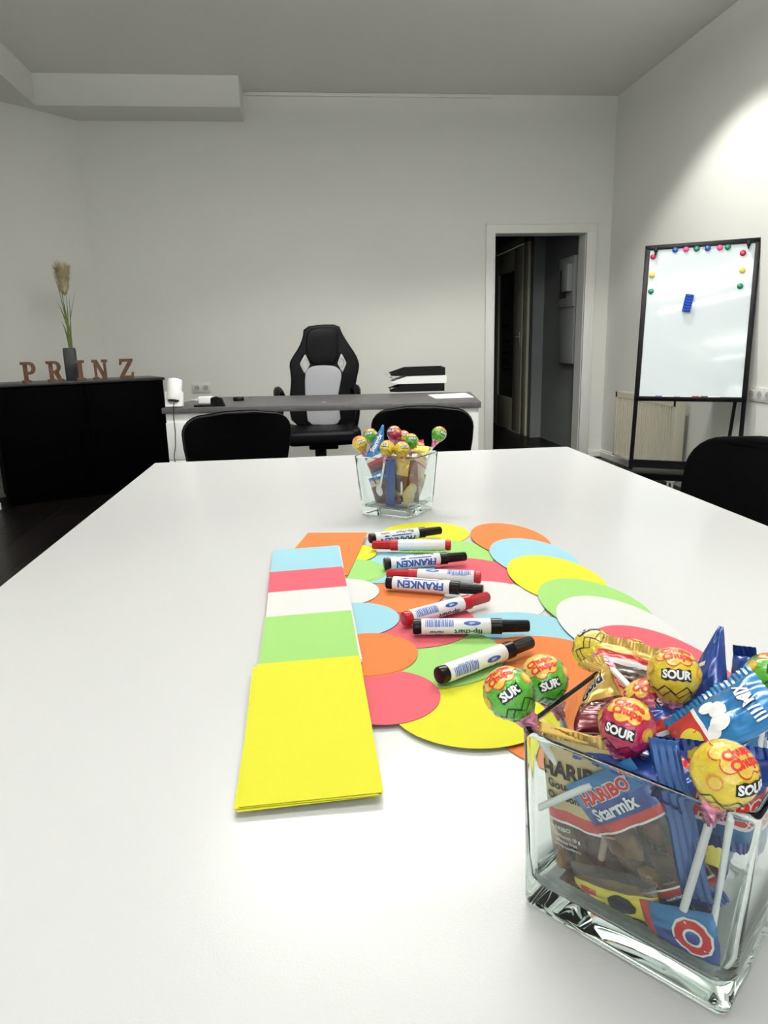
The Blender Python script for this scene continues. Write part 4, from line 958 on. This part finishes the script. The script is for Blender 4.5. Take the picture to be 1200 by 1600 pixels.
# --- large jar: above the rim
def V3(px, py, t): return dep(px, py, t)
def updir(p, px2, py2, t2): return (dep(px2, py2, t2)-p)
p = V3(795, 1082, .372); lolly('green lollipop at the left rim of the large jar', p, V3(882, 1205, .372)-p, 'green', 'SUR')
p = V3(850, 1060, .402); lolly('green lollipop behind the leftmost green one', p, V3(885, 1160, .415)-p, 'green', 'SUR', .15)
p = V3(928, 1016, .448); lolly('orange-yellow lollipop highest at the back of the large jar', p, V3(985, 1075, .40)-p, 'yellow', 'SOUR', .5)
p = V3(984, 1030, .452); lolly('yellow-green lollipop half hidden behind the transparent wrapper', p, V3(990, 1100, .44)-p, 'yellow', 'SOUR', -.5)
p = V3(1053, 1053, .372); lolly('yellow lollipop beside the pointed blue bag', p, V3(1048, 1160, .375)-p, 'yellow', 'SOUR', .1)
p = V3(1012, 1100, .385); lolly('red lollipop with large yellow flower print behind the front red one', p, V3(1060, 1190, .385)-p, 'red', 'SOUR', .9)
p = V3(980, 1135, .345); lolly('magenta red lollipop in the middle of the large jar', p, V3(962, 1230, .355)-p, 'red', 'SOUR', -.25)
p = V3(1132, 1208, .294); lolly('yellow lollipop at the front corner of the large jar', p, Vector((-.06, .16, -1)), 'yellow', 'SOUR', 1.0)
p = V3(1203, 1062, .372); lolly('green lollipop cut by the right photo edge', p, V3(1180, 1200, .36)-p, 'green', 'SOUR', .4)
ev = EYE-CA
def quad_bag(label, c, pr, pu, w_, h, th, zones, texts=(), **k):
    """c, pr, pu: (px, py, t) of centre, a point to its right and one above it"""
    C_ = V3(*c); return bag(label, C_, V3(*pr)-C_, V3(*pu)-C_, w_, h, th, zones, texts, **k)
quad_bag('pointed dark blue sweet bag standing highest at the back right of the large jar', (1108, 1060, .385), (1150, 1072, .375), (1126, 1015, .385), .036, .058, .012,
    [(-1, 1, BLUEF)], label_text('MIX', -.0065, -.001, .0105, 1.45, WHF), taper=.93, seed=11, crimp=(LBLUE, None), group=g)
quad_bag('dark blue sweet bag with rounded top near the right edge', (1168, 1075, .40), (1200, 1080, .39), (1166, 1040, .40), .028, .036, .012, [(-1, 1, BLUEF)],
    [(ell(-.006, -.004, .006, .004), 0, 0, 0, 0, WHF, .0003, 0)]+label_text('MIX', .003, -.010, .007, .9, WHF), taper=.5, seed=12, crimp=(BLUEF, BLUEF), group=g)
quad_bag('blue sweet bag with clear window leaning at the right rim of the large jar', (1132, 1128, .335), (1190, 1090, .330), (1115, 1090, .35), .050, .034, .010,
    [(-1, 1, LBLUE)], [(rect(-.017, 0, .016, .036), 0, 0, 0, 0, REDF, .0003, 0), (rect(-.0095, 0, .002, .036), 0, 0, 0, 0, WHF, .00035, 0), (ell(-.018, -.004, .006, .009), 0, 0, 0, 0, YELF, .0004, 0)]
    + [(ell(x, y, r0, r0, 16), 0, 0, 0, 0, WHF, .0005, 0) for x, y, r0 in ((-.003, .008, .004), (.001, .003, .0045), (-.001, -.004, .005), (-.006, -.007, .0035))]+label_text('MIX', .0155, .004, .0085, 1.5, WHF, BLUEF)+[(rect(.0155, -.0065-.0022*q, .006, .0011), 0, 0, 0, 0, WHF, .0005, 0) for q in range(4)], seed=13, crimp=(None, LBLUE), group=g)
quad_bag('clear sweet bag with red edge between the rim lollipops of the large jar', (1062, 1138, .365), (1105, 1128, .365), (1055, 1110, .37), .026, .024, .008, [(-1, -.2, FILM), (-.2, 0, WHF), (0, .5, REDF), (.5, 1, BLUEF)], seed=14, crimp=(BLUEF, LBLUE), group=g)
quad_bag('blue bag with red round lettering left of the front yellow lollipop', (1080, 1190, .335), (1108, 1205, .33), (1080, 1150, .345), .015, .040, .007, [(-1, 1, BLUEF)], label_text('BO', 0, .002, .013, 1.5, REDP, WHF), seed=15, crimp=(BLUEF, None), group=g)
quad_bag('gold foil sweet bag with dark lettering behind the red lollipop', (915, 1090, .415), (965, 1075, .415), (905, 1050, .425), .040, .034, .012, [(-1, -.3, DREDF), (-.3, 1, GOLD)], label_text('Gold', .0, .006, .012, .25, BLKP, WHF), seed=16, crimp=(DREDF, GOLD), group=g)
quad_bag('clear sweet wrapper with red stripe beside the highest lollipop', (985, 1040, .425), (1030, 1052, .42), (990, 1020, .43), .040, .022, .006, [(-1, -.2, FILM), (-.2, .1, WHF), (.1, .5, REDF), (.5, 1, GOLD)], seed=17, crimp=(None, GOLD), group=g)
quad_bag('black wrapped sweet behind the second green lollipop', (895, 1055, .43), (925, 1052, .43), (897, 1042, .44), .020, .012, .006, [(-1, 1, BLKP)], seed=18, crimp=(None, BLKP), group=g)
quad_bag('dark red wrapped sweet low between the lollipops of the large jar', (1055, 1105, .385), (1085, 1110, .385), (1055, 1080, .40), .034, .022, .012, [(-1, 1, DREDF)], seed=19, crimp=(None, REDF), group=g)
quad_bag('dark blue sweet bag filling the jar mouth under the red lollipop', (1000, 1190, .350), (1040, 1205, .340), (1000, 1165, .37), .050, .030, .010, [(-1, 1, BLUEF)], seed=20, crimp=(BLUEF, BLUEF), group=g)
quad_bag('red and white sweet bag behind the clear wrapper strips', (940, 1120, .40), (980, 1120, .40), (940, 1095, .41), .036, .022, .012, [(-1, .2, DREDF), (.2, 1, FILM)], seed=21, crimp=(None, REDF), group=g)
# ribbed gold seam across the jar mouth
a = V3(838, 1133, .372); b = V3(946, 1163, .358); bm = NB(); up_ = V3(890, 1128, .385)-V3(890, 1148, .372); up_.normalize()
nrm = (b-a).normalized().cross(up_); rows = []
for j in range(12): rows.append([a.lerp(b, j/11)-a+up_*(i/14*.0095-.0048)+nrm*(.0006 if i % 2 else -.0006) for i in range(15)])
loft(bm, rows, False, False, closed=False); o = obj('gold_wrapper_strip', bm, GOLD, None, 20, loc=a); sol = o.modifiers.new('s', 'SOLIDIFY'); sol.thickness = .0003
tag(o, 'ribbed gold wrapper edge lying across the left rim of the large jar', 'wrapper')
# pink neck + sticks standing in the jar
def loose_stick(label, a, b, grp):
    bm = NB(); d = b-a; tube(bm, [Vector((0, 0, 0)), d], .0019, 12); o = obj('lolly_stick', bm, STICK, None, 40, loc=a); tag(o, label, 'stick', grp)
loose_stick('white lollipop stick slanting up behind the left glass of the large jar', fA(-.0490, .0560, .0425), fA(-.0200, .0830, .0425), 'lollipop sticks in the large jar')
a = CA+n1*.041+e1*.040+UP*.016; loose_stick('white lollipop stick upright in the front corner of the large jar', a, a+UP*.078+e1*.004, 'lollipop sticks in the large jar')

# --- small jar
g2 = 'sweets in the small looking jar'
def q2(label, c, pr, pu, *a, **k): return quad_bag(label, c, pr, pu, *a, group=g2, **k)
D0 = (CB-EYE).dot(Fv)
ls = [(562, 693, 'yellow', -.03, (590, 760), 'yellow lollipop, leftmost in the far jar'), (579, 681, 'green', .02, (590, 760), 'yellow-green lollipop beside the blue pointed bag in the far jar'), (616, 677, 'red', .01, (612, 760), 'red lollipop highest in the far jar'),
      (605, 700, 'yellow', -.05, (594, 765), 'yellow lollipop in the middle of the far jar rim'), (628, 702, 'yellow', -.055, (628, 765), 'yellow lollipop right beside the middle one in the far jar'), (642, 689, 'green', .0, (640, 760), 'green lollipop lying low behind the yellow pair in the far jar'), (686, 678, 'green', -.01, (668, 715), 'green lollipop leaning out at the right of the far jar'), (630, 684, 'orange', .03, (640, 760), 'orange lollipop half hidden behind the red one in the far jar')]
for px, py, c, dd, e, lb in ls:
    p = V3(px, py, D0+dd); lolly(lb, p, V3(e[0], e[1], D0+dd+(.02 if px == 562 else 0))-p, c, 'SOUR', random.Random(px).uniform(-.6, .6), 'lollipops in the far sweet jar')
q2('pointed blue sweet bag standing up in the far jar', (592, 690, D0-.02), (604, 693, D0-.02), (598, 668, D0-.02), .034, .062, .008, [(-1, 1, LBLUE)], label_text('Starmix', -.004, -.004, .011, 1.32, WHF, BLUEF), taper=.9, seed=31, crimp=(BLUEF, None))
fB = lambda s, z, ins: CB+Vector((math.cos(rad(-37)), math.sin(rad(-37)), 0))*s+Vector((math.sin(rad(-37)), -math.cos(rad(-37)), 0))*ins+UP*z
eB = Vector((math.cos(rad(-37)), math.sin(rad(-37)), 0)); nB = Vector((math.sin(rad(-37)), -math.cos(rad(-37)), 0))
def bb(label, s, z, ins, ang, *a, side=0, **k):
    e, n = (eB, nB) if side == 0 else (-nB, eB)
    r_ = e*math.cos(ang)+UP*math.sin(ang); u_ = -e*math.sin(ang)+UP*math.cos(ang)
    return bag(label, CB+e*s+n*ins+UP*z, r_, u_+n*.07, *a, group=g2, **k)
bb('pink striped sweet bag under the yellow lollipop at the left of the far jar', -.022, .092, .030, rad(25), .040, .026, .010, [(-1, 0, DREDF), (0, .5, REDF), (.5, 1, WHF)], seed=32, crimp=(LBLUE, LBLUE))
bb('brown clear sweet bag low at the left of the far jar', -.008, .042, .028, rad(15), .052, .046, .012, [(-1, -.8, REDF), (-.8, .5, BROWNF), (.5, 1, FILM)], [(ell(-.008, .004, .007, .010), 0, 0, 0, 0, WHF, .0004, 0)], seed=33, crimp=(BLUEF, LBLUE))
bb('long dark blue folded sweet bag upright in the far jar', .008, .058, .036, rad(-4), .019, .080, .007, [(-1, 1, BLUEF)], seed=34, crimp=(BLUEF, BLUEF))
bb('gold foil sweet bag in the middle of the far jar', .024, .070, .030, rad(-10), .030, .055, .010, [(-1, .2, BROWNF), (.2, 1, GOLD)], seed=35, crimp=(GOLD, GOLD))
bb('brown wrapped sweet bag filling the centre of the far jar', .004, .058, .0, 0, .074, .076, .026, [(-1, 0, BROWNF), (0, 1, DREDF)], seed=36, crimp=(BROWNF, GOLD))
bb('pale gold square sweet bag slanting at the right of the far jar', .010, .050, .036, rad(-32), .034, .040, .009, [(-1, -.2, GOLDB), (-.2, .4, GUM[3]), (.4, 1, GOLDB)], side=1, seed=37, crimp=(GOLD, GOLD))
bb('pale pink square sweet bag above the slanting gold one in the far jar', .018, .080, .036, rad(-30), .040, .034, .009, [(-1, .1, GUM[3]), (.1, .3, REDF), (.3, 1, GOLDB)], side=1, seed=38, crimp=(GOLD, GOLD))
bb('yellow sweet bag lying low at the front corner of the far jar', -.020, .034, .034, rad(20), .036, .026, .010, [(-1, 1, GOLDB)], side=1, seed=39, crimp=(GOLD, GOLD))
q2('gold ribbed sweet wrapper lying on the right rim of the far jar', (657, 702, D0+.0), (690, 706, D0-.0), (657, 690, D0+.02), .038, .014, .006, [(-1, 1, YELF)], seed=40, crimp=(GOLD, GOLD))
q2('small red and gold sweet wrapper behind the green lollipop of the far jar', (655, 694, D0+.03), (680, 692, D0+.03), (655, 684, D0+.04), .018, .010, .005, [(-1, .2, GOLD), (.2, 1, REDF)], seed=41, crimp=(None, REDF))

for (tx, ty, _p), lb in zip(DOWN, ('beside the right wall', 'in front of the back wall')):
    t = T('recessed_downlight', 'round white recessed ceiling downlight '+lb, 'lamp', (tx, ty, ZC))
    bm = NB(); lathe(bm, [(.050, 0), (.050, -.004), (.040, -.006), (.040, -.001)], 28); obj('trim_ring', bm, TRIM, t)
for (tx, ty, _a, _b, ln), lb in zip(TUBES, ('above the middle of the table', 'near the shop window', 'added in front of the desk to brighten the room')):
    t = T('hanging_lamp', 'long white hanging lamp '+lb, 'lamp', (tx, ty, 2.66))
    bm = NB(); b2(bm, (-ln/2-.02, -.045, 0), (ln/2+.02, -.034, .06), .002); b2(bm, (-ln/2-.02, .034, 0), (ln/2+.02, .045, .06), .002); b2(bm, (-ln/2-.02, -.034, .02), (ln/2+.02, .034, .04)); obj('housing', bm, TRIM, t)
    for x in (-ln/2+.1, ln/2-.1):
        bm = NB(); tube(bm, [(x, 0, .04), (x, 0, ZC-2.66)], .002, 6); obj('suspension_wire', bm, STEEL, t)
S.cycles.max_bounces = 26; S.cycles.transmission_bounces = 24; S.cycles.transparent_max_bounces = 16; S.cycles.glossy_bounces = 6; S.cycles.diffuse_bounces = 5
S.cycles.sample_clamp_indirect = 4; S.cycles.use_denoising = True
